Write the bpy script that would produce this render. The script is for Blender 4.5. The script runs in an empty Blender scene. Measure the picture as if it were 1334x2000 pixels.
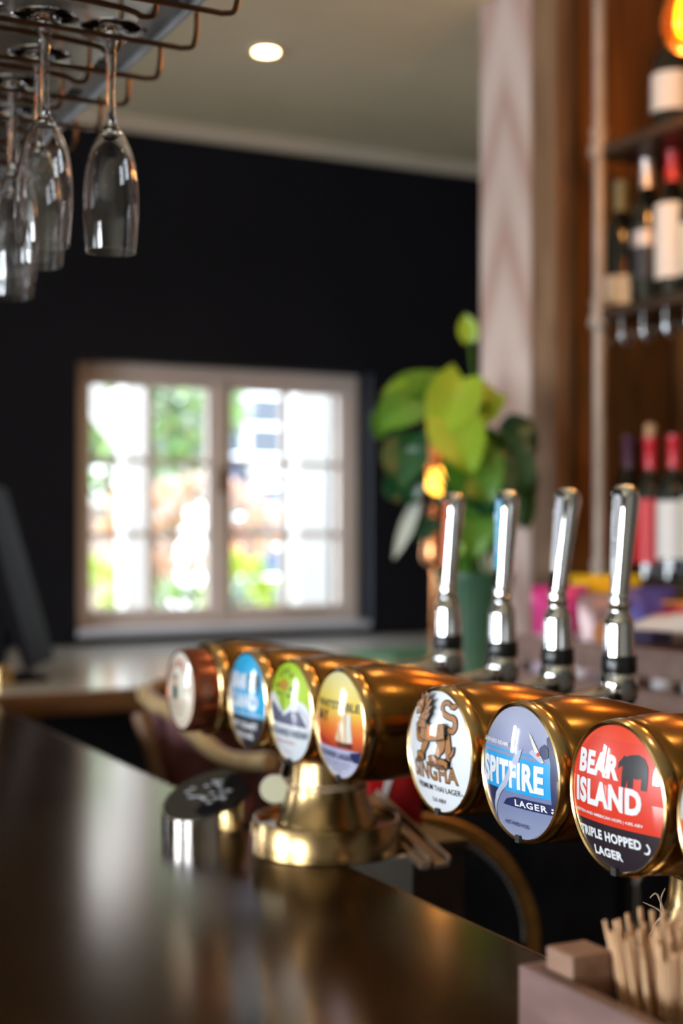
import bpy, bmesh, math, random
from mathutils import Vector, Matrix
random.seed(7)
S = bpy.context.scene
COL = S.collection
R = math.radians

# ------------------------------------------------------------------ camera
CAMZ = 1.393
cam = bpy.data.objects.new('camera', bpy.data.cameras.new('camera'))
COL.objects.link(cam); S.camera = cam
cam.location = (0, 0, CAMZ); cam.rotation_euler = (R(90), 0, R(-27))
cd = cam.data
cd.sensor_fit = 'VERTICAL'; cd.sensor_height = 36; cd.lens = 50; cd.shift_y = 0.02
cd.clip_start = .02; cd.clip_end = 100
cd.dof.use_dof = True; cd.dof.focus_distance = 1.06; cd.dof.aperture_fstop = 3.5

# ------------------------------------------------------------------ world, lights, exposure
W = bpy.data.worlds.new('sky'); S.world = W; W.use_nodes = True
bg = W.node_tree.nodes['Background']
bg.inputs[0].default_value = (.80, .90, 1.0, 1); bg.inputs[1].default_value = 6.4
vs = S.view_settings
vs.view_transform = 'Standard'; vs.look = 'None'; vs.gamma = 1; vs.use_curve_mapping = False
vs.exposure = 0.32
S.cycles.use_denoising = True
S.cycles.max_bounces = 12; S.cycles.transmission_bounces = 12; S.cycles.transparent_max_bounces = 16
S.cycles.caustics_reflective = False; S.cycles.caustics_refractive = False
S.cycles.sample_clamp_indirect = 6

def light(name, kind, loc, energy, color, rot=(0, 0, 0), **kw):
    l = bpy.data.lights.new(name, kind); l.energy = energy; l.color = color
    for k, v in kw.items(): setattr(l, k, v)
    o = bpy.data.objects.new(name, l); o.location = loc; o.rotation_euler = rot
    COL.objects.link(o); return o
# sun over the garden
light('sun', 'SUN', (0, 0, 6), 3.0, (1, .95, .86), (R(21), 0, R(-20)), angle=R(2))
# daylight standing in the other windows of the room (just outside their panes)
DAY = (.86, .93, 1.0)
light('daylight_window_2', 'AREA', (-1.85, 4.62, 1.31), 46, DAY, (R(-90), 0, 0), shape='RECTANGLE', size=.75, size_y=.75)
light('daylight_window_3', 'AREA', (-3.32, 1.9, 1.5), 125, DAY, (0, R(-90), 0), shape='RECTANGLE', size=1.0, size_y=1.3)
light('daylight_window_4', 'AREA', (-3.32, -.3, 1.5), 125, DAY, (0, R(-90), 0), shape='RECTANGLE', size=1.0, size_y=1.3)
pw = light('daylight_window_1', 'AREA', (1.74, 4.45, 1.5), 1, (1, 1, 1), (R(-90), 0, 0), shape='RECTANGLE', size=1.0, size_y=.86)
pw.data.cycles.is_portal = True

# ------------------------------------------------------------------ helpers
F = 2778.0
VX, VY = math.sin(R(27)), math.cos(R(27))
def at(px, py, d):
    l = (px - 667) / F * d
    return Vector((d * VX + l * VY, d * VY - l * VX, CAMZ + (1040 - py) / F * d))

def mat(name, color, rough=.5, metal=0, **kw):
    m = bpy.data.materials.new(name); m.use_nodes = True
    b = m.node_tree.nodes['Principled BSDF']
    b.inputs['Base Color'].default_value = (*color, 1); b.inputs['Roughness'].default_value = rough
    b.inputs['Metallic'].default_value = metal
    for k, v in kw.items():
        b.inputs[k.replace('_', ' ')].default_value = v
    return m
def nd(m, t): return m.node_tree.nodes.new(t)
def lk(m, a, b): m.node_tree.links.new(a, b)
def ramp(n, stops, interp='LINEAR'):
    cr = n.color_ramp; cr.interpolation = interp
    while len(cr.elements) < len(stops): cr.elements.new(.5)
    for e, (p, c) in zip(cr.elements, stops): e.position = p; e.color = (*c, 1)
def noisy(name, c1, c2, scale=6, stretch=(1, 1, 1), rough=(.4, .6), metal=0, bump=0, detail=6, distort=0, lo=.35, hi=.65, **kw):
    m = mat(name, c1, rough[0], metal, **kw); b = m.node_tree.nodes['Principled BSDF']
    tc = nd(m, 'ShaderNodeTexCoord'); mp = nd(m, 'ShaderNodeMapping'); nz = nd(m, 'ShaderNodeTexNoise'); cr = nd(m, 'ShaderNodeValToRGB')
    mp.inputs['Scale'].default_value = stretch
    nz.inputs['Scale'].default_value = scale; nz.inputs['Detail'].default_value = detail; nz.inputs['Distortion'].default_value = distort
    lk(m, tc.outputs['Object'], mp.inputs[0]); lk(m, mp.outputs[0], nz.inputs['Vector']); lk(m, nz.outputs[0], cr.inputs[0])
    ramp(cr, [(lo, c1), (hi, c2)]); lk(m, cr.outputs[0], b.inputs['Base Color'])
    mr = nd(m, 'ShaderNodeMapRange'); mr.inputs[3].default_value = rough[0]; mr.inputs[4].default_value = rough[1]
    lk(m, nz.outputs[0], mr.inputs[0]); lk(m, mr.outputs[0], b.inputs['Roughness'])
    if bump:
        bp = nd(m, 'ShaderNodeBump'); bp.inputs['Strength'].default_value = bump; bp.inputs['Distance'].default_value = .002
        lk(m, nz.outputs[0], bp.inputs['Height']); lk(m, bp.outputs[0], b.inputs['Normal'])
    return m
def emit(name, color, s):
    m = mat(name, (0, 0, 0), .4); b = m.node_tree.nodes['Principled BSDF']
    b.inputs['Emission Color'].default_value = (*color, 1); b.inputs['Emission Strength'].default_value = s
    return m

def obj(name, bm, m=None, parent=None, smooth=False, loc=None):
    me = bpy.data.meshes.new(name)
    if isinstance(bm, bmesh.types.BMesh):
        bmesh.ops.recalc_face_normals(bm, faces=bm.faces)
        bm.to_mesh(me); bm.free()
    else: me = bm
    if smooth:
        me.shade_smooth()
        me.set_sharp_from_angle(angle=R(38))
    if m: me.materials.append(m)
    o = bpy.data.objects.new(name, me); COL.objects.link(o)
    if parent: o.parent = parent
    if loc is not None: o.location = loc
    return o
def tag(o, label=None, cat=None, group=None, kind=None):
    if label: o['label'] = label
    if cat: o['category'] = cat
    if group: o['group'] = group
    if kind: o['kind'] = kind
    return o
def thing(name, label, cat, loc=(0, 0, 0), rotz=0, group=None):
    o = bpy.data.objects.new(name, None); COL.objects.link(o)
    o.location = loc; o.rotation_euler = (0, 0, rotz); o.empty_display_size = .02
    return tag(o, label, cat, group)
def dup(root, loc, rotz=None, label=None, scale=None):
    r = root.copy(); COL.objects.link(r); r.location = loc
    if rotz is not None: r.rotation_euler = (root.rotation_euler[0], root.rotation_euler[1], rotz)
    if scale: r.scale = (scale,) * 3
    if label: r['label'] = label
    for ch in list(root.children):
        c = ch.copy(); COL.objects.link(c); c.parent = r
        for g in list(ch.children):
            d = g.copy(); COL.objects.link(d); d.parent = c
    return r
def NB(): return bmesh.new()
def box(bm, x0, x1, y0, y1, z0, z1, bevel=0, M=None, seg=2):
    r = bmesh.ops.create_cube(bm, size=1)
    vs_ = r['verts']
    T = Matrix.Translation(((x0 + x1) / 2, (y0 + y1) / 2, (z0 + z1) / 2)) @ Matrix.Diagonal((abs(x1 - x0), abs(y1 - y0), abs(z1 - z0), 1))
    bmesh.ops.transform(bm, matrix=T, verts=vs_)
    if bevel:
        es = list({e for v in vs_ for e in v.link_edges})
        rr = bmesh.ops.bevel(bm, geom=es, offset=bevel, segments=seg, affect='EDGES', profile=.5)
        vs_ = list({v for f in rr['faces'] for v in f.verts} | {v for v in vs_ if v.is_valid})
    if M is not None:
        seen = set(); st = [v for v in vs_ if v.is_valid]
        while st:
            v = st.pop()
            if v in seen: continue
            seen.add(v)
            st.extend(e.other_vert(v) for e in v.link_edges)
        bmesh.ops.transform(bm, matrix=M, verts=list(seen))
    return bm
def lathe(bm, prof, seg=48, M=None, close=False):
    rings = []
    for r, z in prof:
        if r < 1e-6: rings.append([bm.verts.new((0, 0, z))])
        else: rings.append([bm.verts.new((r * math.cos(2 * math.pi * k / seg), r * math.sin(2 * math.pi * k / seg), z)) for k in range(seg)])
    pairs = list(zip(rings, rings[1:]))
    if close: pairs.append((rings[-1], rings[0]))
    for a, b in pairs:
        if len(a) == 1 and len(b) == 1: continue
        for k in range(seg):
            k2 = (k + 1) % seg
            if len(a) == 1: bm.faces.new((a[0], b[k], b[k2]))
            elif len(b) == 1: bm.faces.new((a[k], a[k2], b[0]))
            else: bm.faces.new((a[k], a[k2], b[k2], b[k]))
    if M is not None: bmesh.ops.transform(bm, matrix=M, verts=[v for r_ in rings for v in r_])
    return bm
TOX = Matrix.Rotation(R(90), 4, 'Y')          # lathe axis z -> x
def tube(bm, pts, r, seg=10, cap=True):
    pts = [Vector(p) for p in pts]; rs = r if isinstance(r, (list, tuple)) else [r] * len(pts)
    rings = []; n0 = None
    for i, p in enumerate(pts):
        t = (pts[min(i + 1, len(pts) - 1)] - pts[max(i - 1, 0)]).normalized()
        if n0 is None: n0 = t.orthogonal().normalized()
        n0 = (n0 - t * n0.dot(t)).normalized(); b = t.cross(n0)
        rings.append([bm.verts.new(p + rs[i] * (math.cos(2 * math.pi * k / seg) * n0 + math.sin(2 * math.pi * k / seg) * b)) for k in range(seg)])
    for a, b in zip(rings, rings[1:]):
        for k in range(seg): bm.faces.new((a[k], a[(k + 1) % seg], b[(k + 1) % seg], b[k]))
    if cap: bm.faces.new(rings[0][::-1]); bm.faces.new(rings[-1])
    return bm
def catmull(pts, n=6):
    pts = [Vector(p) for p in pts]; out = []
    for i in range(len(pts) - 1):
        p0, p1, p2, p3 = pts[max(i - 1, 0)], pts[i], pts[i + 1], pts[min(i + 2, len(pts) - 1)]
        for k in range(n):
            t = k / n
            out.append(.5 * ((2 * p1) + (p2 - p0) * t + (2 * p0 - 5 * p1 + 4 * p2 - p3) * t * t + (3 * p1 - p0 - 3 * p2 + p3) * t ** 3))
    out.append(pts[-1]); return out
def ball(bm, c, r, u=12, v=8, sc=(1, 1, 1)):
    bmesh.ops.create_uvsphere(bm, u_segments=u, v_segments=v, radius=1, matrix=Matrix.Translation(c) @ Matrix.Diagonal((r * sc[0], r * sc[1], r * sc[2], 1)))

# ------------------------------------------------------------------ materials
M_ceil = noisy('ceiling_paint', (.68, .61, .43), (.72, .65, .47), 4, rough=(.7, .85))
M_cornice = mat('cornice_paint', (.62, .55, .44), .6)
M_black = noisy('black_wall_paint', (.0085, .0088, .0122), (.0105, .0105, .0142), 3, rough=(.75, .85), Specular_IOR_Level=.12)
M_floor = noisy('dark_floor', (.10, .075, .055), (.15, .115, .085), 5, (6, 1, 1), (.4, .6))
M_plain = mat('cream_plaster', (.62, .59, .53), .8)
M_frame = noisy('window_frame_paint', (.62, .52, .46), (.70, .60, .54), 3, rough=(.45, .6))
M_reveal = mat('reveal_paint', (.16, .20, .27), .5)
M_sillp = mat('sill_paint', (.50, .53, .60), .35)

def glass_pane():
    m = bpy.data.materials.new('window_glass'); m.use_nodes = True; nt = m.node_tree; nt.nodes.clear()
    o = nt.nodes.new('ShaderNodeOutputMaterial'); mx = nt.nodes.new('ShaderNodeMixShader'); t = nt.nodes.new('ShaderNodeBsdfTransparent')
    g = nt.nodes.new('ShaderNodeBsdfGlossy'); g.inputs['Roughness'].default_value = .02
    fr = nt.nodes.new('ShaderNodeFresnel'); fr.inputs[0].default_value = 1.45
    nt.links.new(fr.outputs[0], mx.inputs[0]); nt.links.new(t.outputs[0], mx.inputs[1]); nt.links.new(g.outputs[0], mx.inputs[2]); nt.links.new(mx.outputs[0], o.inputs[0])
    return m
M_pane = glass_pane()
M_glass = mat('clear_glass', (1, 1, 1), .0, 0, Transmission_Weight=1.0, IOR=1.48)
M_bottle = mat('dark_bottle_glass', (.006, .008, .006), .06, 0, Coat_Weight=.6)
M_counter = noisy('bronze_counter_top', (.120, .058, .020), (.17, .086, .032), 2.2, (1, 1, 1), (.14, .21), 0.8, detail=8)
M_lip = mat('counter_edge_bronze', (.20, .13, .07), .35, .8)
M_dark = mat('near_black', (.012, .012, .013), .5)
M_darkwood = noisy('dark_stained_wood', (.030, .017, .010), (.055, .030, .017), 5, (8, 1, 8), (.4, .55))

def brass(name, c1, c2, axis, rough=(.22, .34), aniso=.5):
    # fine brushing: noise squeezed along the turning axis
    m = noisy(name, c1, c2, 90, axis, rough, 1.0, detail=3, lo=.3, hi=.7)
    b = m.node_tree.nodes['Principled BSDF']; b.inputs['Anisotropic'].default_value = aniso
    return m
M_barrel = brass('antique_brass_barrel', (.31, .150, .034), (.36, .180, .044), (14, .3, .3), (.22, .27), .4)
M_rim = brass('polished_brass_rim', (.74, .51, .22), (.82, .58, .27), (6, .3, .3), (.16, .24), 0)
M_column = brass('antique_brass_column', (.36, .235, .10), (.43, .29, .13), (.25, .25, 9), (.19, .25))
M_chrome = mat('chrome', (.80, .81, .80), .07, 1.0)
M_chrome2 = mat('brushed_steel', (.62, .63, .64), .22, 1.0)
M_blackrub = mat('black_rubber', (.01, .01, .01), .25)
M_wire = mat('bronze_wire', (.20, .11, .06), .32, 1.0)
M_rack = noisy('rack_plate_steel', (.42, .39, .35), (.55, .51, .46), 5, rough=(.16, .28), metal=.85)
M_strip = noisy('rack_rail_zinc', (.42, .42, .42), (.52, .52, .52), 9, rough=(.35, .5), metal=.7)

# ------------------------------------------------------------------ the setting
Y1 = 4.19; CZ = 2.66
def struct(name, bm, m, smooth=False, parent=None):
    o = obj(name, bm, m, parent, smooth)
    if not parent: o['kind'] = 'structure'
    return o
struct('floor', box(NB(), -3.3, 4.4, -3.2, 4.5, -.1, 0), M_floor)
struct('ceiling', box(NB(), -3.5, 4.4, -3.2, 4.52, CZ, CZ + .12), M_ceil)
def wall_y(name, y0, y1, x0, x1, holes, m):          # wall across X with holes (x0,x1,z0,z1)
    bm = NB(); cur = x0
    for (a, b, c, d) in sorted(holes):
        box(bm, cur, a, y0, y1, 0, CZ); box(bm, a, b, y0, y1, 0, c); box(bm, a, b, y0, y1, d, CZ); cur = b
    box(bm, cur, x1, y0, y1, 0, CZ)
    return struct(name, bm, m)
W1 = (1.24, 2.24, 1.084, 1.923)
W2 = (-2.22, -1.48, .94, 1.68)
wall_y('wall_back', Y1, Y1 + .3, -3.3, 4.4, [W1, W2], M_black)
bm = NB(); cur = -3.2
for (a, b) in ((-.95, .35), (1.25, 2.55)):
    box(bm, -3.3, -3.15, cur, a, 0, CZ); box(bm, -3.3, -3.15, a, b, 0, 1.0); box(bm, -3.3, -3.15, a, b, 2.0, CZ); cur = b
box(bm, -3.3, -3.15, cur, Y1, 0, CZ)
struct('wall_left', bm, M_plain)
struct('wall_front', box(NB(), -3.3, 4.4, -3.2, -3.05, 0, CZ), M_plain)
struct('wall_right', box(NB(), 4.25, 4.4, -3.05, Y1, 0, CZ), M_black)
bm = NB()
for i, (dy, dz) in enumerate(((.045, .014), (.030, .026), (.016, .036))):
    box(bm, -3.15, 4.25, Y1 - dy, Y1, CZ - dz, CZ - (0, .014, .026)[i])
struct('trim_1', bm, M_cornice)
struct('baseboard_back', box(NB(), -3.15, 4.25, Y1 - .02, Y1, 0, .14, .004), M_darkwood)

def window(n, x0, x1, z0, z1, ncas, yf, rows=3, axis='Y', reveal=True):
    """small paned window: outer frame, casements each with its panes and muntins. Local: x across, z up, y depth"""
    def bx(bm, a, b, c, d, e, f, bev=0):
        if axis == 'Y': return box(bm, a, b, yf + c, yf + d, e, f, bev)
        return box(bm, yf + c, yf + d, a, b, e, f, bev)
    bm = NB(); t = .045
    bx(bm, x0, x0 + t, 0, .07, z0, z1, .003); bx(bm, x1 - t, x1, 0, .07, z0, z1, .003)
    bx(bm, x0 + t, x1 - t, 0, .07, z1 - t, z1, .003); bx(bm, x0 + t, x1 - t, 0, .07, z0, z0 + t, .003)
    w = (x1 - x0 - 2 * t)
    for k in range(1, ncas): bx(bm, x0 + t + w * k / ncas - .018, x0 + t + w * k / ncas + .018, -.006, .07, z0 + t, z1 - t, .003)
    root = struct('window_%d' % n, bm, M_frame)
    for k in range(ncas):
        a = x0 + t + w * k / ncas + (.018 if k else 0); b = x0 + t + w * (k + 1) / ncas - (.018 if k < ncas - 1 else 0)
        c, d = z0 + t, z1 - t; s = .024
        bm = NB()
        bx(bm, a, a + s, .01, .05, c, d, .003); bx(bm, b - s, b, .01, .05, c, d, .003)
        bx(bm, a + s, b - s, .01, .05, c, c + s, .003); bx(bm, a + s, b - s, .01, .05, d - s, d, .003)
        cas = obj('casement', bm, M_frame, root)
        a += s; b -= s; c += s; d -= s
        bm = NB(); bx(bm, (a + b) / 2 - .011, (a + b) / 2 + .011, .014, .046, c, d, .002)
        obj('muntin', bm, M_frame, cas)
        for r in range(1, rows):
            bm = NB(); zz = c + (d - c) * r / rows
            bx(bm, a, b, .016, .044, zz - .009, zz + .009, .002); obj('muntin', bm, M_frame, cas)
        for r in range(rows):
            for q in range(2):
                pa = a + (b - a) * q / 2 + (.011 if q else 0); pb = a + (b - a) * (q + 1) / 2 - (0 if q else .011)
                bm = NB(); pz0 = c + (d - c) * r / rows + .009; pz1 = c + (d - c) * (r + 1) / rows - .009
                y = yf + .03
                if axis == 'Y': v = [(pa, y, pz0), (pb, y, pz0), (pb, y, pz1), (pa, y, pz1)]
                else: v = [(y, pa, pz0), (y, pb, pz0), (y, pb, pz1), (y, pa, pz1)]
                bm.faces.new([bm.verts.new(p) for p in v]); obj('pane', bm, M_pane, cas)
    return root
w1 = window(1, *W1, 2, Y1 + .08)
bm = NB(); box(bm, W1[1], W1[1] + .006, Y1 - .002, Y1 + .08, W1[2], W1[3])
obj('window_reveal', bm, M_reveal, w1)
obj('window_sill', box(NB(), W1[0] - .0, W1[1], Y1 - .012, Y1 + .085, W1[2] - .008, W1[2] + .014, .003), M_sillp, w1)
# casement stay and latch
obj('latch', box(NB(), 1.722, 1.745, Y1 + .05, Y1 + .075, 1.52, 1.60, .004), M_wire, w1)
obj('casement_stay', tube(NB(), [(1.95, Y1 + .06, 1.14), (2.02, Y1 + .05, 1.135), (2.1, Y1 + .06, 1.14)], .005), M_rim, w1)
window(2, *W2, 2, Y1 + .1)
window(3, 1.25, 2.55, 1.0, 2.0, 2, -3.28, 3, 'X')
window(4, -.95, .35, 1.0, 2.0, 2, -3.28, 3, 'X')

# ------------------------------------------------------------------ garden outside window_1
M_white = mat('white_painted_timber', (.80, .80, .78), .6)
M_pave = noisy('pale_paving', (.42, .40, .36), (.58, .55, .50), 3, rough=(.7, .9))
M_slate = noisy('slate_blue_boards', (.055, .085, .15), (.09, .13, .21), 3, (1, 1, 8), (.5, .7))
struct('garden_ground', box(NB(), -6, 12, 4.5, 16, -.12, -.02), M_pave)
def leafball(name, label, c, rx, ry, rz, n, cols, size, parent=None, kind=None, group=None):
    """bush: stem frame and a crown of folded leaves"""
    root = thing(name, label, 'bush', (c[0], c[1], -.02), group=group)
    tr = NB()
    for k in range(7):
        a = k * .9; tube(tr, catmull([(0, 0, 0), (rx * .25 * math.cos(a), ry * .25 * math.sin(a), c[2] * .5), (rx * .6 * math.cos(a), ry * .6 * math.sin(a), c[2])], 4), .012, 6)
    obj('stems', tr, M_stem, root, True)
    for ci, cc in enumerate(cols):
        bm = NB()
        for k in range(n // len(cols)):
            u = random.uniform(-1, 1); a = random.uniform(0, 6.283); rr = random.uniform(.55, 1) ** .5
            s = math.sqrt(1 - u * u)
            p = Vector((rx * s * math.cos(a) * rr, ry * s * math.sin(a) * rr, c[2] + rz * u * rr))
            d = Vector((s * math.cos(a), s * math.sin(a), u + random.uniform(-.5, .5))).normalized()
            e = d.cross(Vector((random.uniform(-1, 1), random.uniform(-1, 1), random.uniform(-1, 1)))).normalized()
            L = size * random.uniform(.7, 1.3)
            v = [bm.verts.new(q) for q in (p, p + d * L * .5 + e * L * .28, p + d * L, p + d * L * .5 - e * L * .28)]
            bm.faces.new(v)
        o = obj(cc[0], bm, cc[1], root); o['kind'] = 'stuff'
    return root
M_stem = mat('bush_stem', (.16, .11, .06), .7)
def leafm(name, c, **kw): return mat(name, c, .5, 0, **kw)
M_lf = [leafm('leaf_mid_green', (.13, .28, .09)), leafm('leaf_pale_green', (.36, .52, .18)), leafm('leaf_lime', (.50, .62, .06)), leafm('blossom_orange', (.75, .34, .14)), leafm('blossom_pink', (.72, .50, .44)), leafm('leaf_grey', (.45, .50, .44))]
leafball('garden_tree', 'green leafy tree behind the upper panes of the left casement', (2.50, 7.2, 2.10), .50, .30, .30, 1100, [('foliage', M_lf[0]), ('foliage', M_lf[1]), ('foliage', M_lf[5])], .11)
leafball('flowering_shrub', 'orange and pink flowering shrub behind the middle panes of the left casement', (2.44, 6.35, 1.45), .42, .25, .20, 800, [('blossom', M_lf[3]), ('blossom', M_lf[4]), ('foliage', M_lf[5])], .07)
leafball('golden_shrub', 'yellow green shrub low behind the left casement beside the white post', (1.76, 5.75, 1.10), .14, .14, .19, 320, [('foliage', M_lf[2])], .06)
leafball('golden_shrub', 'yellow green shrub low behind the right casement', (2.40, 5.72, 1.12), .14, .14, .17, 320, [('foliage', M_lf[2])], .06)
leafball('grey_shrub', 'pale grey green shrub low behind the left casement centre', (2.16, 5.75, .98), .19, .2, .20, 320, [('foliage', M_lf[5]), ('foliage', M_lf[1])], .07)
M_brickw = noisy('weathered_garden_wall', (.30, .22, .18), (.42, .34, .30), 5, rough=(.8, .9))
t = thing('garden_wall', 'low weathered garden wall behind the shrubs', 'garden wall', (2.4, 8.6, 0))
obj('wall_body', box(NB(), -1.6, .70, -.1, .1, -.02, 1.55, .01), M_brickw, t); obj('coping', box(NB(), -1.65, .72, -.14, .14, 1.55, 1.61, .01), M_pave, t)
leafball('tall_hedge', 'dark green hedge rising behind the garden wall', (2.2, 9.4, 2.0), 1.5, .35, 1.0, 2600, [('foliage', M_lf[0]), ('foliage', M_lf[1])], .16)
t = thing('timber_pergola', 'white painted timber pergola post with a diagonal brace outside the window', 'pergola', (1.86, 5.5, 0))
obj('post', box(NB(), -.055, .055, -.05, .05, -.02, 2.7, .004), M_white, t)
obj('brace', box(NB(), -.05, .05, -.04, .04, -.42, .42, .004, Matrix.Translation((-.24, 0, 2.02)) @ Matrix.Rotation(R(-40), 4, 'Y')), M_white, t)
obj('beam', box(NB(), -1.2, .64, -.05, .05, 2.7, 2.82, .004), M_white, t)
t = thing('porch_post', 'broad white porch post outside the right casement', 'post', (2.64, 5.5, 0))
obj('post', box(NB(), -.085, .085, -.08, .08, -.02, 2.8, .006), M_white, t)
obj('footing', box(NB(), -.11, .11, -.11, .11, -.02, .25, .006), M_white, t)
t = thing('garden_building', 'slate blue boarded building with white framed windows across the garden', 'building', (3.72, 8.2, 0))
for k in range(16):
    obj('board', box(NB(), -.35, 2.6, -.02, .02, -.02 + k * .19, .155 + k * .19, .004), M_slate, t)
for (a, b, c, d) in ((-.25, .1, 1.75, 2.35), (.15, .45, 1.3, 2.35), (.8, 1.4, 1.2, 2.3)):
    bm = NB(); box(bm, a, a + .04, -.06, -.02, c, d); box(bm, b - .04, b, -.06, -.02, c, d); box(bm, a, b, -.06, -.02, c, c + .05); box(bm, a, b, -.06, -.02, d - .05, d)
    f = obj('window_frame', bm, M_white, t)
    obj('pane', box(NB(), a + .04, b - .04, -.035, -.025, c + .05, d - .05), M_pane, f)
obj('roof', box(NB(), -.6, 2.9, -.5, 2.2, 3.0, 3.1, .01), M_slate, t)

# ------------------------------------------------------------------ bar counter, L return, back bar
CT = 1.05
t = thing('bar_counter', 'long bar counter with a bronze metal top running towards the window', 'counter', (.0, 1.5, 0))
obj('worktop', box(NB(), -.25, .668, -1.2, 1.50, CT - .03, CT, .0015), M_counter, t)
obj('edge_strip', box(NB(), .668, .671, -1.2, 1.50, CT - .03, CT - .0004), M_lip, t)
obj('front_panel', box(NB(), .05, .62, -1.15, 1.5, 0.0, CT - .03), M_darkwood, t)
M_ltop = noisy('return_counter_top', (.50, .50, .48), (.60, .60, .58), 2, rough=(.14, .20), metal=.0, Specular_IOR_Level=1.0)
M_edgew = noisy('oak_edge_band', (.13, .060, .022), (.20, .095, .036), 5, (2, 8, 8), (.4, .5))
t = thing('return_counter', 'glossy counter below the window with an oak edge band', 'counter', (1.6, 3.6, 0))
obj('worktop', box(NB(), -1.35, 2.2, -.575, .588, CT - .045, CT, .002), M_ltop, t)
obj('edge_band', box(NB(), -1.35, 2.2, -.597, -.576, CT - .05, CT - .002, .002), M_edgew, t)
for x in (-.83, -.44, .6, 1.6):
    obj('leg', box(NB(), x, x + .05, -.56, -.51, 0, CT - .05, .003), M_edgew, t)
obj('back_panel', box(NB(), -1.3, 2.15, .1, .13, .0, CT - .05), M_dark, t)

M_bbtop = noisy('back_bar_top', (.22, .115, .055), (.30, .165, .085), 4, (6, 1, 6), (.35, .5))
t = thing('back_bar_counter', 'brown wooden back bar counter under the bottle shelves', 'counter', (1.8, 2.0, 0))
obj('worktop', box(NB(), -.32, .38, -1.6, .66, 1.06, 1.10, .002), M_bbtop, t)
obj('carcass', box(NB(), -.24, .36, -1.55, .62, 0, 1.06), M_dark, t)
M_navy = noisy('navy_fridge_door', (.008, .011, .020), (.022, .028, .045), 14, rough=(.2, .5))
for k in range(3):
    y = .56 - k * .62
    d = obj('door', box(NB(), -.275, -.242, y - .6, y, .12, 1.02, .004), M_navy, t)
    obj('handle', tube(NB(), [(-.29, y - .08, .55), (-.31, y - .08, .58), (-.31, y - .08, .82), (-.29, y - .08, .85)], .006), M_chrome2, d)

# limewashed post, timber frame and shelving unit behind the bar
def limewash():
    m = mat('limewashed_timber', (.6, .5, .46), .7); b = m.node_tree.nodes['Principled BSDF']
    tc = nd(m, 'ShaderNodeTexCoord'); mp = nd(m, 'ShaderNodeMapping'); wv = nd(m, 'ShaderNodeTexWave'); cr = nd(m, 'ShaderNodeValToRGB'); sx = nd(m, 'ShaderNodeSeparateXYZ'); cx = nd(m, 'ShaderNodeCombineXYZ')
    ab = nd(m, 'ShaderNodeMath'); ab.operation = 'ABSOLUTE'; mu = nd(m, 'ShaderNodeMath'); mu.operation = 'MULTIPLY_ADD'; mu.inputs[1].default_value = 2.2
    lk(m, tc.outputs['Object'], sx.inputs[0]); lk(m, sx.outputs[1], ab.inputs[0]); lk(m, ab.outputs[0], mu.inputs[0]); lk(m, sx.outputs[2], mu.inputs[2])
    lk(m, mu.outputs[0], cx.inputs[2]); wv.bands_direction = 'Z'; wv.inputs['Scale'].default_value = .9; wv.inputs['Distortion'].default_value = 3.5; wv.inputs['Detail'].default_value = 3; wv.inputs['Detail Scale'].default_value = 1.5
    lk(m, cx.outputs[0], wv.inputs[0]); lk(m, wv.outputs[0], cr.inputs[0])
    ramp(cr, [(0, (.50, .33, .29)), (.3, (.57, .44, .39)), (1, (.66, .54, .49))]); lk(m, cr.outputs[0], b.inputs['Base Color'])
    return m
M_lime = limewash()
o = obj('limewashed_post', box(NB(), -.05, .05, -.105, .105, 0, CZ - .001, .004), M_lime, loc=(1.90, 2.792, 0))
tag(o, 'pale limewashed timber post with chevron grain left of the bottle shelves', 'post')
M_orangewood = noisy('amber_stained_wood', (.11, .038, .008), (.26, .095, .020), 3.5, (5, 5, .6), (.35, .5), distort=1.2)
M_brownwood = noisy('brown_timber', (.17, .095, .050), (.28, .165, .090), 4, (5, 5, .6), (.45, .6), distort=.8)
t = thing('shelving_cabinet', 'tall brown timber cabinet frame enclosing the bottle shelves', 'cabinet', (1.85, 2.0, 1.10))
obj('stile', box(NB(), .0, .045, .587, .683, 0, CZ - 1.101, .003), M_brownwood, t)
obj('side_panel', box(NB(), .045, .33, .587, .64, 0, CZ - 1.101, .002), M_orangewood, t)
for k in range(5):
    obj('back_board', box(NB(), .33, .345, .64 - (k + 1) * .42 + .004, .64 - k * .42, 0, CZ - 1.101, .002), M_orangewood, t)
M_pipe = noisy('bronze_pipe', (.34, .28, .23), (.44, .37, .31), 12, rough=(.45, .6), metal=.3)
t = thing('pipe_shelf_unit', 'bronze pipe uprights carrying three dark shelves of bottles', 'shelving', (1.85, 2.43, 1.10))
def upright(x, y):
    bm = NB(); tube(bm, [(x, y, 0), (x, y, 1.55)], .0135, 16)
    p = obj('upright_pipe', bm, M_pipe, t, True)
    for z in (.0, .18, .73, 1.09):
        bm = NB(); lathe(bm, [(0, z - .004), (.021, z - .004), (.023, z), (.023, z + .016), (.017, z + .022), (.017, z + .044), (.020, z + .047), (.020, z + .054), (0, z + .055)], 20, Matrix.Translation((x, y, 0)))
        obj('pipe_fitting', bm, M_pipe, p, True)
upright(0, 0); upright(0, -1.15)
M_shelf = noisy('dark_shelf_board', (.035, .022, .014), (.06, .038, .024), 5, (8, 1, 8), (.3, .45))
SHZ = (1.293, 1.862, 2.205)
for z in SHZ:
    obj('shelf_board', box(NB(), -.008, .30, -1.35, .012, z - 1.10 - .022, z - 1.10, .002), M_shelf, t)
for k in range(5):
    y = .02 - k * .07
    obj('stemware_hook', tube(NB(), catmull([(.02, y, 1.862 - 1.1 - .022), (.02, y, .700), (.03, y, .685), (.045, y, .70), (.045, y, .715)], 4), .005, 8), M_chrome2, t)

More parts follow.
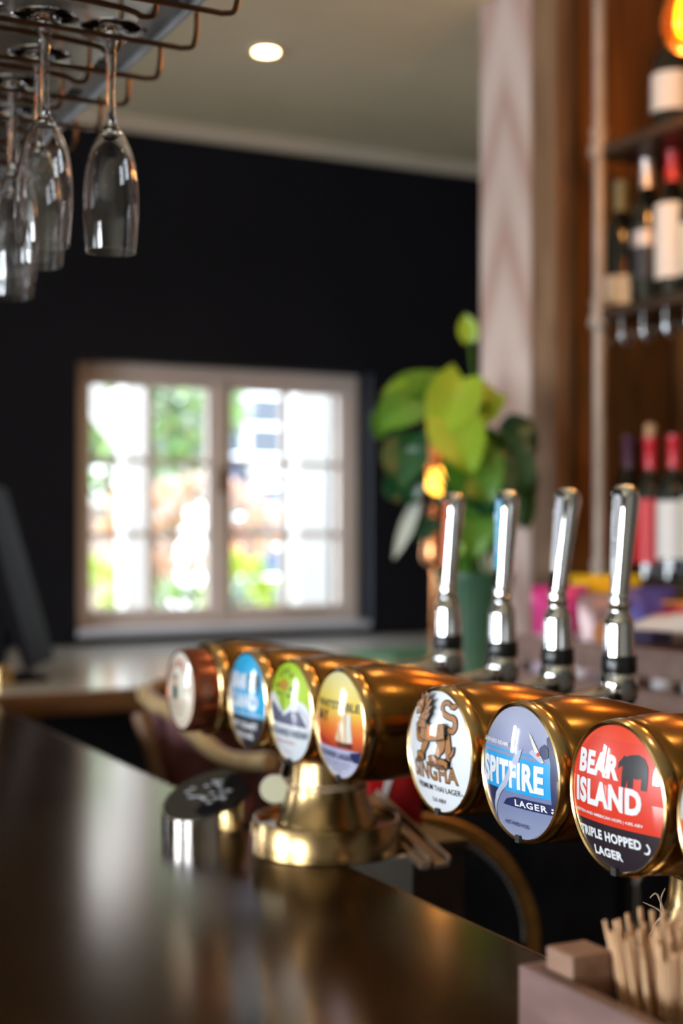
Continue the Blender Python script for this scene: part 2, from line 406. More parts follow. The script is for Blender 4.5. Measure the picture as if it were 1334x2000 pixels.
# ------------------------------------------------------------------ bottles
def bottle(name, label, x, y, z, h=.30, r=.037, glass=M_bottle, cap=None, lab=None, lab_z=(.07, .17), cork=False, lab2=None, group=None, mark=None):
    t = thing(name, label, 'bottle', (x, y, z), rotz=R(212), group=group)
    s = h / .30
    bm = NB(); lathe(bm, [(0, .004), (r * .8, 0), (r, .006), (r, .175 * s), (r * .93, .195 * s), (r * .6, .215 * s), (.0145, .235 * s), (.0135, .285 * s), (.0155, .288 * s), (.0155, .297 * s), (.012, .30 * s), (0, .30 * s)], 28)
    obj('glass_body', bm, glass, t, True)
    if cap:
        bm = NB(); lathe(bm, [(.0149, .232 * s), (.0143, .284 * s), (.0162, .288 * s), (.0162, .3015 * s), (0, .302 * s)], 24); obj('capsule', bm, cap, t, True)
    if cork:
        bm = NB(); lathe(bm, [(0, .30 * s), (.011, .30 * s), (.0125, .302 * s), (.0125, .327 * s), (.011, .33 * s), (0, .33 * s)], 20); obj('cork', bm, M_cork, t, True)
    def arc(z0, z1, m, nm, da=1.25, dr=.0006):
        bm = NB(); n = 16; a = [bm.verts.new(((r + dr) * math.cos(-da + 2 * da * k / n), (r + dr) * math.sin(-da + 2 * da * k / n), z0)) for k in range(n + 1)]
        b = [bm.verts.new((v.co.x, v.co.y, z1)) for v in a]
        for k in range(n): bm.faces.new((a[k], a[k + 1], b[k + 1], b[k]))
        return obj(nm, bm, m, t, True)
    if lab: arc(lab_z[0] * s, lab_z[1] * s, lab, 'paper_label')
    if lab2: arc(lab2[1] * s, lab2[2] * s, lab2[0], 'label_band', .8, .0011)
    return t
M_cork = mat('cork', (.55, .33, .17), .7)
M_cream = mat('cream_label', (.72, .68, .55), .5); M_wlab = mat('white_label', (.78, .77, .74), .5)
M_red = mat('red_label', (.62, .02, .03), .45); M_redcap = mat('red_foil', (.60, .015, .03), .3)
M_purcap = mat('purple_foil', (.16, .05, .11), .3); M_silver = mat('silver_foil', (.70, .62, .58), .3, .6)
M_blacklab = mat('black_label', (.02, .02, .025), .4); M_gold = mat('gold_foil', (.7, .5, .2), .3, .8); M_olive = mat('olive_foil', (.22, .22, .10), .4)
def onshelf(px, X, z):  # a spot on a shelf at depth X in line with the aisle
    a = math.atan((px - 667) / F) + R(27); return X, X / math.tan(a), z
us, ms, ts = SHZ[1], SHZ[0], SHZ[2]
def B(px, X, z, **k): x, y, z = onshelf(px, X, z); return bottle('wine_bottle', x=x, y=y, z=z, **k)
B(1213, 1.93, us, label='dark wine bottle with low cream label, first on the middle shelf', h=.285, cap=M_olive, lab=M_cream, lab_z=(.02, .085))
B(1264, 1.95, us, label='dark wine bottle with silver foil neck and black label on middle shelf', h=.335, r=.036, cap=M_silver, lab=M_blacklab, lab_z=(.06, .16), lab2=(M_silver, .12, .15))
B(1314, 1.95, us, label='dark wine bottle with tall white label, third on the middle shelf', h=.33, r=.036, cap=M_redcap, lab=M_wlab, lab_z=(.05, .19))
B(1362, 1.95, us, label='dark wine bottle with cream label, fourth on the middle shelf', h=.31, cap=M_gold, lab=M_cream, lab_z=(.05, .15))
B(1228, 2.03, ms, label='slim dark wine bottle with purple foil neck, set back on lowest shelf', h=.315, r=.034, cap=M_purcap)
B(1271, 1.95, ms, label='dark wine bottle with bright red label, red neck and cork stopper', h=.30, r=.036, cap=M_redcap, cork=True, lab=M_red, lab_z=(.035, .17))
B(1317, 1.95, ms, label='dark wine bottle with white label beside the red labelled bottle', h=.30, r=.036, cap=M_redcap, lab=M_wlab, lab_z=(.045, .165))
B(1366, 1.95, ms, label='dark wine bottle with cream label, last on the lowest shelf', h=.31, r=.036, cap=M_purcap, lab=M_cream, lab_z=(.045, .165))
B(1312, 1.99, ts, label='dark bottle with broad white label on the top shelf', h=.30, r=.042, cap=M_blacklab, lab=M_wlab, lab_z=(.075, .155))

# ------------------------------------------------------------------ flat print on domed badges
RB, SAG = .0505, .0072                       # print radius, rise of the dome
RC = (RB * RB + SAG * SAG) / (2 * SAG)
def dome(u, v, off=0.0):
    """(u, v) in [-1, 1] on the badge face -> local point; the face looks along -x, u runs to local -y"""
    y, z = -u * RB, v * RB
    n = Vector((-math.sqrt(max(RC * RC - y * y - z * z, 1e-9)), y, z)) / RC
    c = Vector((RC - SAG, 0, 0))
    return c + n * (RC + off), n
def dome_mesh(name, pts2, faces, off, m, parent, maxe=.10):
    bm = NB(); vs_ = [bm.verts.new((p[0], p[1], 0)) for p in pts2]
    for f in faces:
        try: bm.faces.new([vs_[i] for i in f])
        except ValueError: pass
    bmesh.ops.triangulate(bm, faces=bm.faces[:])
    for _ in range(4):
        es = [e for e in bm.edges if e.calc_length() > maxe]
        if not es: break
        bmesh.ops.subdivide_edges(bm, edges=es, cuts=1); bmesh.ops.triangulate(bm, faces=bm.faces[:])
    ds = [v for v in bm.verts if math.hypot(v.co.x, v.co.y) > 1.0]
    for v in ds:                              # print never runs past the rim
        l = math.hypot(v.co.x, v.co.y); v.co.x /= l; v.co.y /= l
    bad = [f for f in bm.faces if f.calc_area() < 1e-9]
    bmesh.ops.delete(bm, geom=bad, context='FACES')
    ns = []
    bm.verts.ensure_lookup_table()
    for v in bm.verts:
        p, n = dome(v.co.x, v.co.y, off); v.co = p; ns.append(n)
    for f in bm.faces:
        f.normal_update()
        if f.normal.x > 0: f.normal_flip()
    me = bpy.data.meshes.new(name); bm.to_mesh(me); bm.free()
    me.shade_smooth(); me.normals_split_custom_set_from_vertices(ns)
    me.materials.append(m)
    o = bpy.data.objects.new(name, me); COL.objects.link(o); o.parent = parent
    return o
def curve_mesh(c):
    o = bpy.data.objects.new('tmp', c); COL.objects.link(o)
    dg = bpy.context.evaluated_depsgraph_get(); dg.update()
    me = bpy.data.meshes.new_from_object(o.evaluated_get(dg))
    bpy.data.objects.remove(o); bpy.data.curves.remove(c)
    pts = [tuple(v.co) for v in me.vertices]; fs = [tuple(p.vertices) for p in me.polygons]
    bpy.data.meshes.remove(me); return pts, fs
STEP = .00009
class Art:
    def __init__(s, parent, du=0, su=1): s.p = parent; s.k = 1; s.du = du; s.su = su
    def text(s, txt, u0, u1, v, h, m, bold=.0, warp=None, skew=0, name='lettering', space=1.0):
        c = bpy.data.curves.new('t', 'FONT'); c.body = txt; c.size = 1; c.resolution_u = 3; c.offset = bold; c.space_character = space; c.fill_mode = 'FRONT' if hasattr(c, 'fill_mode') else c.fill_mode
        pts, fs = curve_mesh(c)
        x0 = min(p[0] for p in pts); x1 = max(p[0] for p in pts); y0 = min(p[1] for p in pts); y1 = max(p[1] for p in pts)
        q = []
        for p in pts:
            a = (p[0] - x0) / (x1 - x0); b = (p[1] - y0) / (y1 - y0) - .5
            if warp: q.append(warp(a, b * h))
            else: q.append(((u0 + (u1 - u0) * a) * s.su + s.du, v + b * h))
        s.k += 1
        return dome_mesh(name, q, fs, s.k * STEP, m, s.p)
    def poly(s, pts, m, name='print_shape', smooth=False, off=0):
        if smooth: pts = [tuple(p)[:2] for p in catmull([(a, b, 0) for a, b in pts] + [(pts[0][0], pts[0][1], 0)], 5)][:-1]
        c = bpy.data.curves.new('t', 'CURVE'); c.dimensions = '2D'; c.fill_mode = 'BOTH'
        sp = c.splines.new('POLY'); sp.points.add(len(pts) - 1); sp.use_cyclic_u = True
        for i, (a, b) in enumerate(pts): sp.points[i].co = (a * s.su + s.du, b, 0, 1)
        c.offset = off
        q, fs = curve_mesh(c); s.k += 1
        if not fs: return None
        return dome_mesh(name, q, fs, s.k * STEP, m, s.p)
    def stroke(s, pts, ws, m, name='print_shape', edge=0, edge_m=None):
        P = catmull([(a * s.su + s.du, b, w) for (a, b), w in zip(pts, ws)], 6)
        def rib(e):
            L, Rr = [], []
            for i, p in enumerate(P):
                t = P[min(i + 1, len(P) - 1)] - P[max(i - 1, 0)]; t.z = 0
                t = t.normalized() if t.length > 1e-6 else Vector((1, 0, 0))
                n = Vector((-t.y, t.x, 0)); w = max(p.z, .002) / 2 + e
                ext = t * e * (1 if i == len(P) - 1 else (-1 if i == 0 else 0))
                L.append(Vector((p.x, p.y, 0)) + n * w + ext); Rr.append(Vector((p.x, p.y, 0)) - n * w + ext)
            q = [(v.x, v.y) for v in L + Rr]; n = len(L)
            return q, [(i, i + 1, n + i + 1, n + i) for i in range(n - 1)]
        if edge:
            s.k += 1; q, f = rib(edge); dome_mesh(name, q, f, s.k * STEP, edge_m, s.p)
        s.k += 1; q, f = rib(0); return dome_mesh(name, q, f, s.k * STEP, m, s.p)
    def disc(s, cu, cv, ru, rv, m, name='print_shape', n=24, off=0):
        return s.poly([(cu + ru * math.cos(2 * math.pi * k / n), cv + rv * math.sin(2 * math.pi * k / n)) for k in range(n)], m, name)
def ink(name, c, **kw): return mat('ink_' + name, c, .35, 0, Coat_Weight=1.0, Coat_Roughness=.02, Coat_IOR=1.6, **kw)
def base_print(name, stops, interp='CONSTANT'):
    """badge print: bands of colour by height on the face"""
    m = ink(name, (1, 1, 1)); b = m.node_tree.nodes['Principled BSDF']
    tc = nd(m, 'ShaderNodeTexCoord'); sx = nd(m, 'ShaderNodeSeparateXYZ'); mr = nd(m, 'ShaderNodeMapRange'); cr = nd(m, 'ShaderNodeValToRGB')
    mr.inputs[1].default_value = -RB; mr.inputs[2].default_value = RB
    lk(m, tc.outputs['Object'], sx.inputs[0]); lk(m, sx.outputs[2], mr.inputs[0]); lk(m, mr.outputs[0], cr.inputs[0]); lk(m, cr.outputs[0], b.inputs['Base Color'])
    ramp(cr, stops, interp); return m
I = {k: ink(k, c) for k, c in dict(white=(.80, .80, .82), black=(.012, .011, .014), tan=(.40, .17, .050), navy=(.012, .020, .09), cyan=(.012, .34, .72), paleblue=(.30, .50, .72),
     lilac=(.30, .33, .50), grey=(.12, .13, .20), red=(.72, .045, .012), pink=(.70, .30, .32), green=(.03, .14, .03), orange=(.75, .20, .03), sail=(.72, .55, .32), cream=(.74, .70, .58), darkgreen=(.015, .05, .03), maroon=(.45, .02, .03), mist=(.47, .50, .62), purple=(.26, .24, .45)).items()}

def badge_base(parent, m, label=None):
    bm = NB(); n, rings = 64, 12; g = []
    for i in range(rings + 1):
        if i == 0: g.append([bm.verts.new(dome(0, 0)[0])]); continue
        g.append([bm.verts.new(dome(i / rings * math.cos(2 * math.pi * k / n), i / rings * math.sin(2 * math.pi * k / n))[0]) for k in range(n)])
    for a, b in zip(g, g[1:]):
        for k in range(n):
            k2 = (k + 1) % n
            bm.faces.new((a[0], b[k], b[k2]) if len(a) == 1 else (a[k], b[k], b[k2], a[k2]))
    # short skirt behind the print
    sk = [bm.verts.new((v.co.x + .006, v.co.y, v.co.z)) for v in g[-1]]
    for k in range(n): bm.faces.new((g[-1][k], sk[k], sk[(k + 1) % n], g[-1][(k + 1) % n]))
    o = obj('badge', bm, m, parent, True)
    if label: o['label'] = label
    return o

def art_singha(A):
    A.text('SINGHA', -.84, .66, -.33, .30, I['black'], .046, space=1.05)
    A.text('SINGHA', -.82, .64, -.33, .27, I['tan'], .010, space=1.05)
    A.text('PREMIUM THAI LAGER', -.72, .68, -.60, .095, I['black'], .008)
    A.text('5.0 ABV', -.22, .22, -.80, .075, I['black'], .004)
    A.stroke([(.70, -.60), (.74, -.64), (.72, -.70), (.66, -.70)], [.012] * 4, I['black'])
    bk = dict(m=I['tan'], edge=.017, edge_m=I['black'])
    # tail: S curve with a flame tip
    A.stroke([(.36, .42), (.50, .40), (.56, .50), (.50, .60), (.34, .62), (.16, .68), (.14, .80), (.26, .84), (.42, .78)], [.07, .09, .09, .085, .08, .08, .075, .06, .05], **bk)
    A.poly([(.36, .74), (.34, .84), (.46, .84), (.56, .93), (.57, .80), (.48, .73)], I['black'])
    A.poly([(.38, .755), (.36, .82), (.46, .82), (.545, .89), (.55, .80), (.47, .75)], I['tan'])
    # far hind leg and far fore leg
    A.stroke([(.34, .30), (.42, .10), (.44, -.02), (.40, -.12)], [.20, .15, .10, .09], **bk)
    A.stroke([(.46, -.02), (.54, .04), (.58, .14)], [.04, .05, .02], **bk)
    # near hind leg
    A.stroke([(.20, .30), (.22, .12), (.14, .02), (.10, -.10)], [.26, .20, .12, .10], **bk)
    # fore legs: one planted, one raised
    A.stroke([(-.30, .30), (-.30, .14), (-.38, .02), (-.40, -.08)], [.24, .18, .12, .10], **bk)
    A.stroke([(-.32, .26), (-.46, .20), (-.60, .20), (-.64, .34)], [.16, .13, .10, .09], **bk)
    A.stroke([(-.60, .34), (-.66, .42)], [.12, .10], **bk)
    # paws
    for (x, y) in ((-.46, -.115), (.03, -.135), (.34, -.155)):
        A.stroke([(x - .14, y + .005), (x - .02, y + .02), (x + .12, y)], [.10, .13, .09], **bk)
        for q in (-.12, -.05, .02): A.stroke([(x + q, y - .03), (x + q - .03, y - .075)], [.035, .01], **bk)
    # trunk
    A.stroke([(-.38, .36), (-.14, .31), (.12, .34), (.36, .38)], [.30, .25, .24, .22], **bk)
    A.stroke([(.24, .20), (.18, .32), (.24, .44)], [.012] * 3, I['black'])
    A.stroke([(-.20, .20), (-.24, .30), (-.18, .42)], [.012] * 3, I['black'])
    A.poly([(-.14, .24), (-.02, .22), (.02, .40), (-.12, .42)], I['orange'])
    # neck and head
    A.stroke([(-.34, .38), (-.34, .52), (-.30, .66), (-.36, .76)], [.26, .20, .19, .20], **bk)
    for k, (x, y, dx, dy) in enumerate(((-.22, .56, .10, .06), (-.20, .66, .11, .07), (-.21, .76, .10, .09), (-.28, .82, .07, .13), (-.36, .84, .02, .12), (-.43, .82, -.04, .10))):
        A.stroke([(x - dx * .4, y - dy * .4), (x, y), (x + dx, y + dy)], [.09, .08, .012], **bk)
    A.stroke([(-.34, .76), (-.46, .75), (-.58, .70)], [.17, .13, .07], **bk)
    A.stroke([(-.38, .66), (-.48, .62), (-.55, .60)], [.08, .06, .03], **bk)
    A.disc(-.42, .77, .028, .02, I['white']); A.disc(-.425, .77, .012, .012, I['black'])
    for x in (-.55, -.50, -.45): A.poly([(x, .685), (x + .03, .69), (x + .01, .645)], I['white'])
    for (x, y) in ((-.36, .46), (-.30, .52), (-.40, .54)): A.stroke([(x - .04, y), (x, y - .03), (x + .04, y)], [.012] * 3, I['black'])
def art_spitfire(A):
    A.poly([(-1, .33), (1, .33), (1, .30), (-1, .30)], I['cyan'])
    A.poly([(-.95, .25), (1, .25), (1, -.28), (-.95, -.28)], I['cyan'])
    A.poly([(-1, -.28), (-.35, -.28), (-.62, -.52), (-.55, -.95), (-.95, -.60)], I['navy'])
    A.poly([(.72, .60), (.80, .70), (.98, .40), (1, -.9), (.86, -.5), (.84, .25)], I['navy'])
    A.text('SPITFIRE', -.92, .72, -.02, .42, I['white'], .050, space=1.08)
    A.poly([(.10, .34), (.24, .40), (.16, .18), (.00, .04), (-.14, -.2), (-.34, -.34), (-.52, -.54), (-.62, -.75), (-.60, -.55), (-.50, -.36), (-.22, -.12), (-.06, .10)], I['mist'])
    # spinner and two blades of the propeller
    A.poly([(.34, .66), (.42, .60), (.60, .40), (.72, .26), (.66, .24), (.52, .38)], I['cream'])
    A.poly([(.40, .36), (.46, .42), (.70, .30), (.66, .24)], I['mist'])
    A.poly([(.62, .46), (.70, .52), (.78, .46), (.80, .34), (.72, .30), (.62, .36)], I['navy'])
    A.disc(.60, .36, .035, .03, I['red'])
    A.poly([(.06, -.50), (-.28, -.50), (-.16, -.40), (.06, -.345), (.98, -.345), (.98, -.50)], I['navy'])
    A.text('LAGER', .06, .78, -.425, .10, I['white'], .03, space=1.2)
    A.disc(.88, -.41, .022, .014, I['white']); A.disc(.88, -.455, .03, .018, I['white'])
    A.text('SHEPHERD NEAME', -.92, -.10, .42, .065, I['white'], .02)
    A.text('ALC 4.0% VOL', -.30, .34, -.76, .06, I['navy'], .015)
def bear(A, m, u, v, s):
    q = [(-.5, -.5), (-.52, -.1), (-.50, .12), (-.62, .10), (-.72, .0), (-.70, .22), (-.56, .36), (-.50, .46), (-.42, .42), (-.2, .50), (.1, .54), (.36, .44), (.52, .2), (.54, -.1), (.52, -.5), (.30, -.5), (.30, -.16), (.12, -.2), (-.02, -.18), (-.04, -.5), (-.24, -.5), (-.26, -.2), (-.34, -.5)]
    A.poly([(u + a * s * 1.0, v + b * s) for a, b in q], m, 'bear_emblem')
def art_bear_red(A):
    A.text('BEAR', -.78, .20, .44, .33, I['white'], .052, space=1.1)
    A.text('ISLAND', -.84, .64, .03, .36, I['white'], .052, space=1.1)
    bear(A, I['black'], .49, .43, .44)
    A.text('BRITISH AND AMERICAN HOPS | 4.8% ABV', -.84, .66, -.27, .055, I['white'], .02)
    A.text('TRIPLE HOPPED', -.76, .60, -.53, .14, I['white'], .045, space=1.08)
    A.text('LAGER', -.42, .22, -.76, .13, I['white'], .045, space=1.08)
    A.stroke([(.70, -.49), (.74, -.56), (.70, -.62), (.64, -.62)], [.03, .03, .03, .02], I['white'])
def art_bear_blue(A):
    A.text('BEAR', -.72, .24, .42, .34, I['white'], .052, space=1.1)
    A.text('ISLAND', -.78, .72, .0, .34, I['white'], .052, space=1.1)
    bear(A, I['black'], .52, .42, .42)
    A.text('BRITISH AND AMERICAN HOPS', -.84, .84, -.27, .05, I['white'], .02)
    A.text('EAST COAST', -.72, .66, -.52, .14, I['white'], .045, space=1.08)
    A.text('PALE ALE', -.50, .42, -.74, .13, I['white'], .045, space=1.08)
def art_orchard(A):
    A.poly([(-1, .26), (-.8, .34), (-.5, .30), (-.22, .12), (-.02, .02), (.2, .14), (.5, .26), (.8, .2), (1, -.06), (1, -.26), (-1, -.26)], I['white'], smooth=True)
    A.poly([(-.98, .10), (-.7, .18), (-.4, .08), (-.05, -.08), (.3, .06), (.6, .06), (.86, -.24), (-.96, -.24)], I['grey'])
    A.stroke([(.55, .14), (.8, .0), (.93, -.2)], [.04, .05, .04], I['mist'])
    A.stroke([(-.12, -.05), (-.10, .3), (-.06, .62)], [.05, .035, .02], I['green'])
    for (x, y, a) in ((-.36, .72, 2.4), (-.22, .80, 2.0), (-.02, .82, 1.3), (.16, .74, .8), (-.42, .50, 2.8), (.24, .48, .4), (-.30, .36, 3.1), (.16, .34, .1)):
        dx, dy = math.cos(a) * .13, math.sin(a) * .11
        A.stroke([(x - dx * .6, y - dy * .6), (x, y), (x + dx * .7, y + dy * .7)], [.02, .075, .01], I['darkgreen'])
    for (x, y) in ((-.26, .56), (-.10, .62), (.04, .56), (-.18, .50), (-.02, .47)): A.disc(x, y, .07, .04, I['orange'])
    A.text('ORCHARD VIEW', -.90, .86, -.40, .15, I['grey'], .02)
    A.text('apple cider', -.60, .40, -.60, .11, I['pink'], .0)
    A.text('4.5% VOL', -.24, .20, -.80, .05, I['pink'], .0)
def art_whitstable(A):
    A.text('WHITSTABLE', -.82, .86, .38, .16, I['black'], .03)
    A.text('BAY', -.80, -.20, .16, .22, I['black'], .03)
    A.poly([(-1, -.22), (-.6, -.27), (-.1, -.34), (.1, -.36), (-1, -.38)], I['maroon'])
    A.poly([(.32, .26), (.36, .30), (.44, .30), (.44, -.28), (.26, -.28)], I['sail'])
    A.poly([(.48, .26), (.62, .26), (.66, -.26), (.46, -.28)], I['cream'])
    A.poly([(.24, .02), (.24, -.28), (.08, -.26)], I['sail'])
    A.poly([(.12, -.30), (.66, -.30), (.62, -.37), (.20, -.37)], I['black'])
    A.poly([(.55, -.46), (1, -.40), (1, -.7), (.62, -.62)], I['navy'])
    A.text('BLONDE LAGER', -.66, .66, -.56, .12, I['navy'], .02)
    A.text('SMOOTH WHEAT NOTES', -.55, .50, -.70, .04, I['navy'], .0)
    A.text('AND CITRUS FINISH', -.48, .42, -.77, .035, I['navy'], .0)
    A.text('4.5% VOL', -.22, .20, -.85, .05, I['navy'], .0)
def art_moretti(A):
    def arcw(rad, a0, a1):
        def w(a, b):
            t = R(a0 + (a1 - a0) * a); r = rad + b
            return (r * math.cos(t), r * math.sin(t))
        return w
    A.stroke([(.86 * math.cos(R(k)), .86 * math.sin(R(k))) for k in range(0, 361, 20)], [.02] * 19, I['red'])
    A.text('BIRRA MORETTI', 0, 0, 0, .17, I['maroon'], .03, warp=arcw(.70, 160, 20))
    # plain two tone emblem standing in the middle
    A.poly([(-.22, -.22), (-.26, .0), (-.18, .14), (.02, .16), (.12, .0), (.10, -.22)], I['darkgreen'])
    A.disc(-.10, .24, .11, .10, I['orange'])
    A.poly([(-.20, .30), (.06, .30), (.0, .42), (-.14, .42)], I['darkgreen'])
    A.stroke([(-.66, -.26), (.66, -.26)], [.02] * 2, I['maroon'])
    A.text("L'AUTENTICA", -.5, .5, -.40, .10, I['tan'], .01)
    A.text('DAL 1859', -.34, .34, -.58, .09, I['tan'], .0)
def art_last(A):
    A.disc(0, 0, .86, .86, I['lilac']); A.disc(0, 0, .82, .82, I['mist'])
    A.poly([(-.98, -.04), (.98, -.04), (.90, -.30), (-.92, -.30)], I['red'])
    A.text('PALE ALE', -.8, .8, .2, .3, I['white'], .06)

# ------------------------------------------------------------------ beer taps on two brass fonts
AX = .615; AZ = CAMZ - .184
def barrel_prof():
    p = [(.0475, .0015), (.0505, 0), (.0535, .0008), (.0545, .004), (.0545, .0115), (.0535, .0135), (.0528, .0142), (.0535, .0150)]
    p += [(.0548, .022), (.0562, .034), (.0566, .046), (.0558, .062), (.0536, .080), (.0500, .098), (.0452, .116), (.0400, .134), (.0348, .152), (.0302, .170), (.0265, .188), (.0225, .203), (.016, .210), (0, .211)]
    return p
def tap_barrel(parent):
    pr = barrel_prof()
    b = obj('barrel', lathe(NB(), pr[6:], 72, TOX), M_barrel, parent, True)
    bm = lathe(NB(), [(.0496, .0075), (.0505, .0012), (.0518, .0002), (.0532, .0010), (.0544, .004), (.0548, .0115), (.0535, .0136), (.0515, .0140)], 72, TOX)
    obj('rim', bm, M_rim, b, True)
    obj('rim_notch', box(NB(), -.0012, .006, -.0028, .0028, -.0534, -.0478), M_dark, b)
    bm = NB()
    P = [(-(r + .0002), x) for r, x in pr[8:18]]
    a = [bm.verts.new((x, y, .0004)) for y, x in P]; c = [bm.verts.new((x, y, -.0004)) for y, x in P]
    for k in range(len(P) - 1): bm.faces.new((a[k], a[k + 1], c[k + 1], c[k]))
    obj('seam', bm, M_dark, b)
    return b
proto = thing('beer_tap', 'x', 'beer tap', (0, 0, 0)); proto_parts = tap_barrel(proto)
def tap(y, label, base, art, blabel, puck=False):
    t = dup(proto, (AX, y, AZ))
    t.location = (AX, y, AZ); t['label'] = label; t['group'] = 'beer taps on the two brass fonts'
    b = badge_base(t, base, blabel)
    if puck:
        b.location = (-.0285, 0, 0); b.scale = (.8, .89, .89)
        bm = lathe(NB(), [(.0, .004), (.0436, .0018), (.0446, .0004), (.0468, .0006), (.0484, .004), (.0492, .010), (.0492, .030), (.046, .034), (0, .034)], 64, TOX @ Matrix.Translation((0, 0, 0)))
        obj('collar', bm, M_copper, t, True, loc=(-.030, 0, 0))
    else:
        b.location = (.0018, 0, 0)
    if art: art(Art(b, .09 if art is art_singha else 0, .92 if art is art_singha else 1))
    return t
M_copper = noisy('dark_copper_collar', (.30, .075, .035), (.42, .13, .06), 20, rough=(.18, .3), metal=.85)
BP = dict(
 singha=base_print('white_badge', [(0, (.78, .80, .83)), (.99, (.78, .80, .83))]),
 spit=base_print('lilac_blue_badge', [(0, (.30, .33, .48)), (.36, (.17, .20, .36)), (.40, (.19, .21, .38)), (.64, (.24, .26, .42)), (.9, (.36, .38, .52))], 'LINEAR'),
 bred=base_print('red_black_badge', [(0, (.018, .012, .018)), (.315, (.70, .035, .010)), (.9, (.74, .050, .012))]),
 bblue=base_print('blue_black_badge', [(0, (.018, .016, .024)), (.335, (.008, .36, .66)), (.9, (.008, .38, .68))]),
 orch=base_print('green_white_badge', [(0, (.70, .74, .76)), (.38, (.42, .62, .02)), (.9, (.40, .60, .02))]),
 whit=base_print('sunset_badge', [(0, (.55, .55, .68)), (.285, (.42, .42, .60)), (.29, (.38, .05, .015)), (.40, (.70, .10, .012)), (.52, (.80, .24, .02)), (.66, (.82, .55, .04)), (.85, (.80, .66, .20)), (1, (.76, .68, .36))], 'LINEAR'),
 mor=base_print('cream_badge', [(0, (.72, .66, .52)), (.9, (.74, .70, .58))]),
 last=base_print('pale_badge', [(0, (.5, .5, .58)), (.9, (.6, .6, .66))]))
tap(1.564, 'brass beer tap with round cream badge in a copper collar, farthest from camera', BP['mor'], art_moretti, 'cream badge with red arc of lettering', True)
tap(1.438, 'brass beer tap with blue and black bear badge', BP['bblue'], art_bear_blue, 'blue and black bear badge')
tap(1.325, 'brass beer tap with lime green and white orchard badge', BP['orch'], art_orchard, 'green and white orchard badge')
tap(1.214, 'brass beer tap with yellow and orange sailing boat badge', BP['whit'], art_whitstable, 'sunset badge with a sailing boat')
tap(1.029, 'brass beer tap with white badge showing a tan lion', BP['singha'], art_singha, 'white badge with a tan lion')
tap(.909, 'brass beer tap with lilac and cyan badge showing an aeroplane nose', BP['spit'], art_spitfire, 'lilac blue badge with white lettering')
tap(.791, 'brass beer tap with red and black bear badge', BP['bred'], art_bear_red, 'red and black bear badge')
tap(.674, 'brass beer tap with pale badge, cut by the right edge of the frame', BP['last'], art_last, 'pale badge with a red band')

for c in list(proto.children): 
    for g in list(c.children): bpy.data.objects.remove(g)
    bpy.data.objects.remove(c)
bpy.data.objects.remove(proto)

def font(label, X, Y, ys, narrow=1.0):
    t = thing('font_column', label, 'tap column', (X, Y, CT))
    bm = NB(); lathe(bm, [(0, 0), (.0808, 0), (.0818, .0012), (.0802, .0348), (.0794, .0360), (.0768, .0360), (.0755, .0350), (.0735, .0300), (.060, .029), (0, .029)], 72)
    obj('base', bm, M_column, t, True)
    bm = NB(); n = narrow
    lathe(bm, [(.0, .028), (.0555, .028), (.0548, .031), (.0520, .038), (.0485, .047), (.0455, .056), (.0428, .066), (.0408 * n, .078), (.0394 * n, .092), (.0385 * n, .104), (.0385 * n, AZ - CT - .035), (0, AZ - CT - .035)], 64)
    obj('column', bm, M_column, t, True)
    bm = NB(); lathe(bm, [(.038 * n, AZ - CT - .062), (.044 * n, AZ - CT - .058), (.048 * n, AZ - CT - .050), (.048 * n, AZ - CT - .03), (0, AZ - CT - .03)], 64)
    obj('flange', bm, M_rim, t, True)
    bm = NB(); lathe(bm, [(0, min(ys) - Y), (.024, min(ys) - Y), (.027, min(ys) - Y + .01), (.027, max(ys) - Y - .01), (.024, max(ys) - Y), (0, max(ys) - Y)], 40, Matrix.Translation((.02, 0, AZ - CT)) @ Matrix.Rotation(R(-90), 4, 'X'))
    obj('crossbar', bm, M_barrel, t, True)
    # steel bracket under the overhang of the base
    obj('mounting_bracket', box(NB(), .671 - X + .001, .671 - X + .09, -.06, .05, -.05, -.0005, .003), M_chrome2, t)
    return t
font('brass font column standing on the bar edge beneath the far four taps', .685, 1.38, (1.20, 1.575))
font('brass font column beneath the near taps at the right edge of the frame', .705, .785, (.56, 1.04), .92)

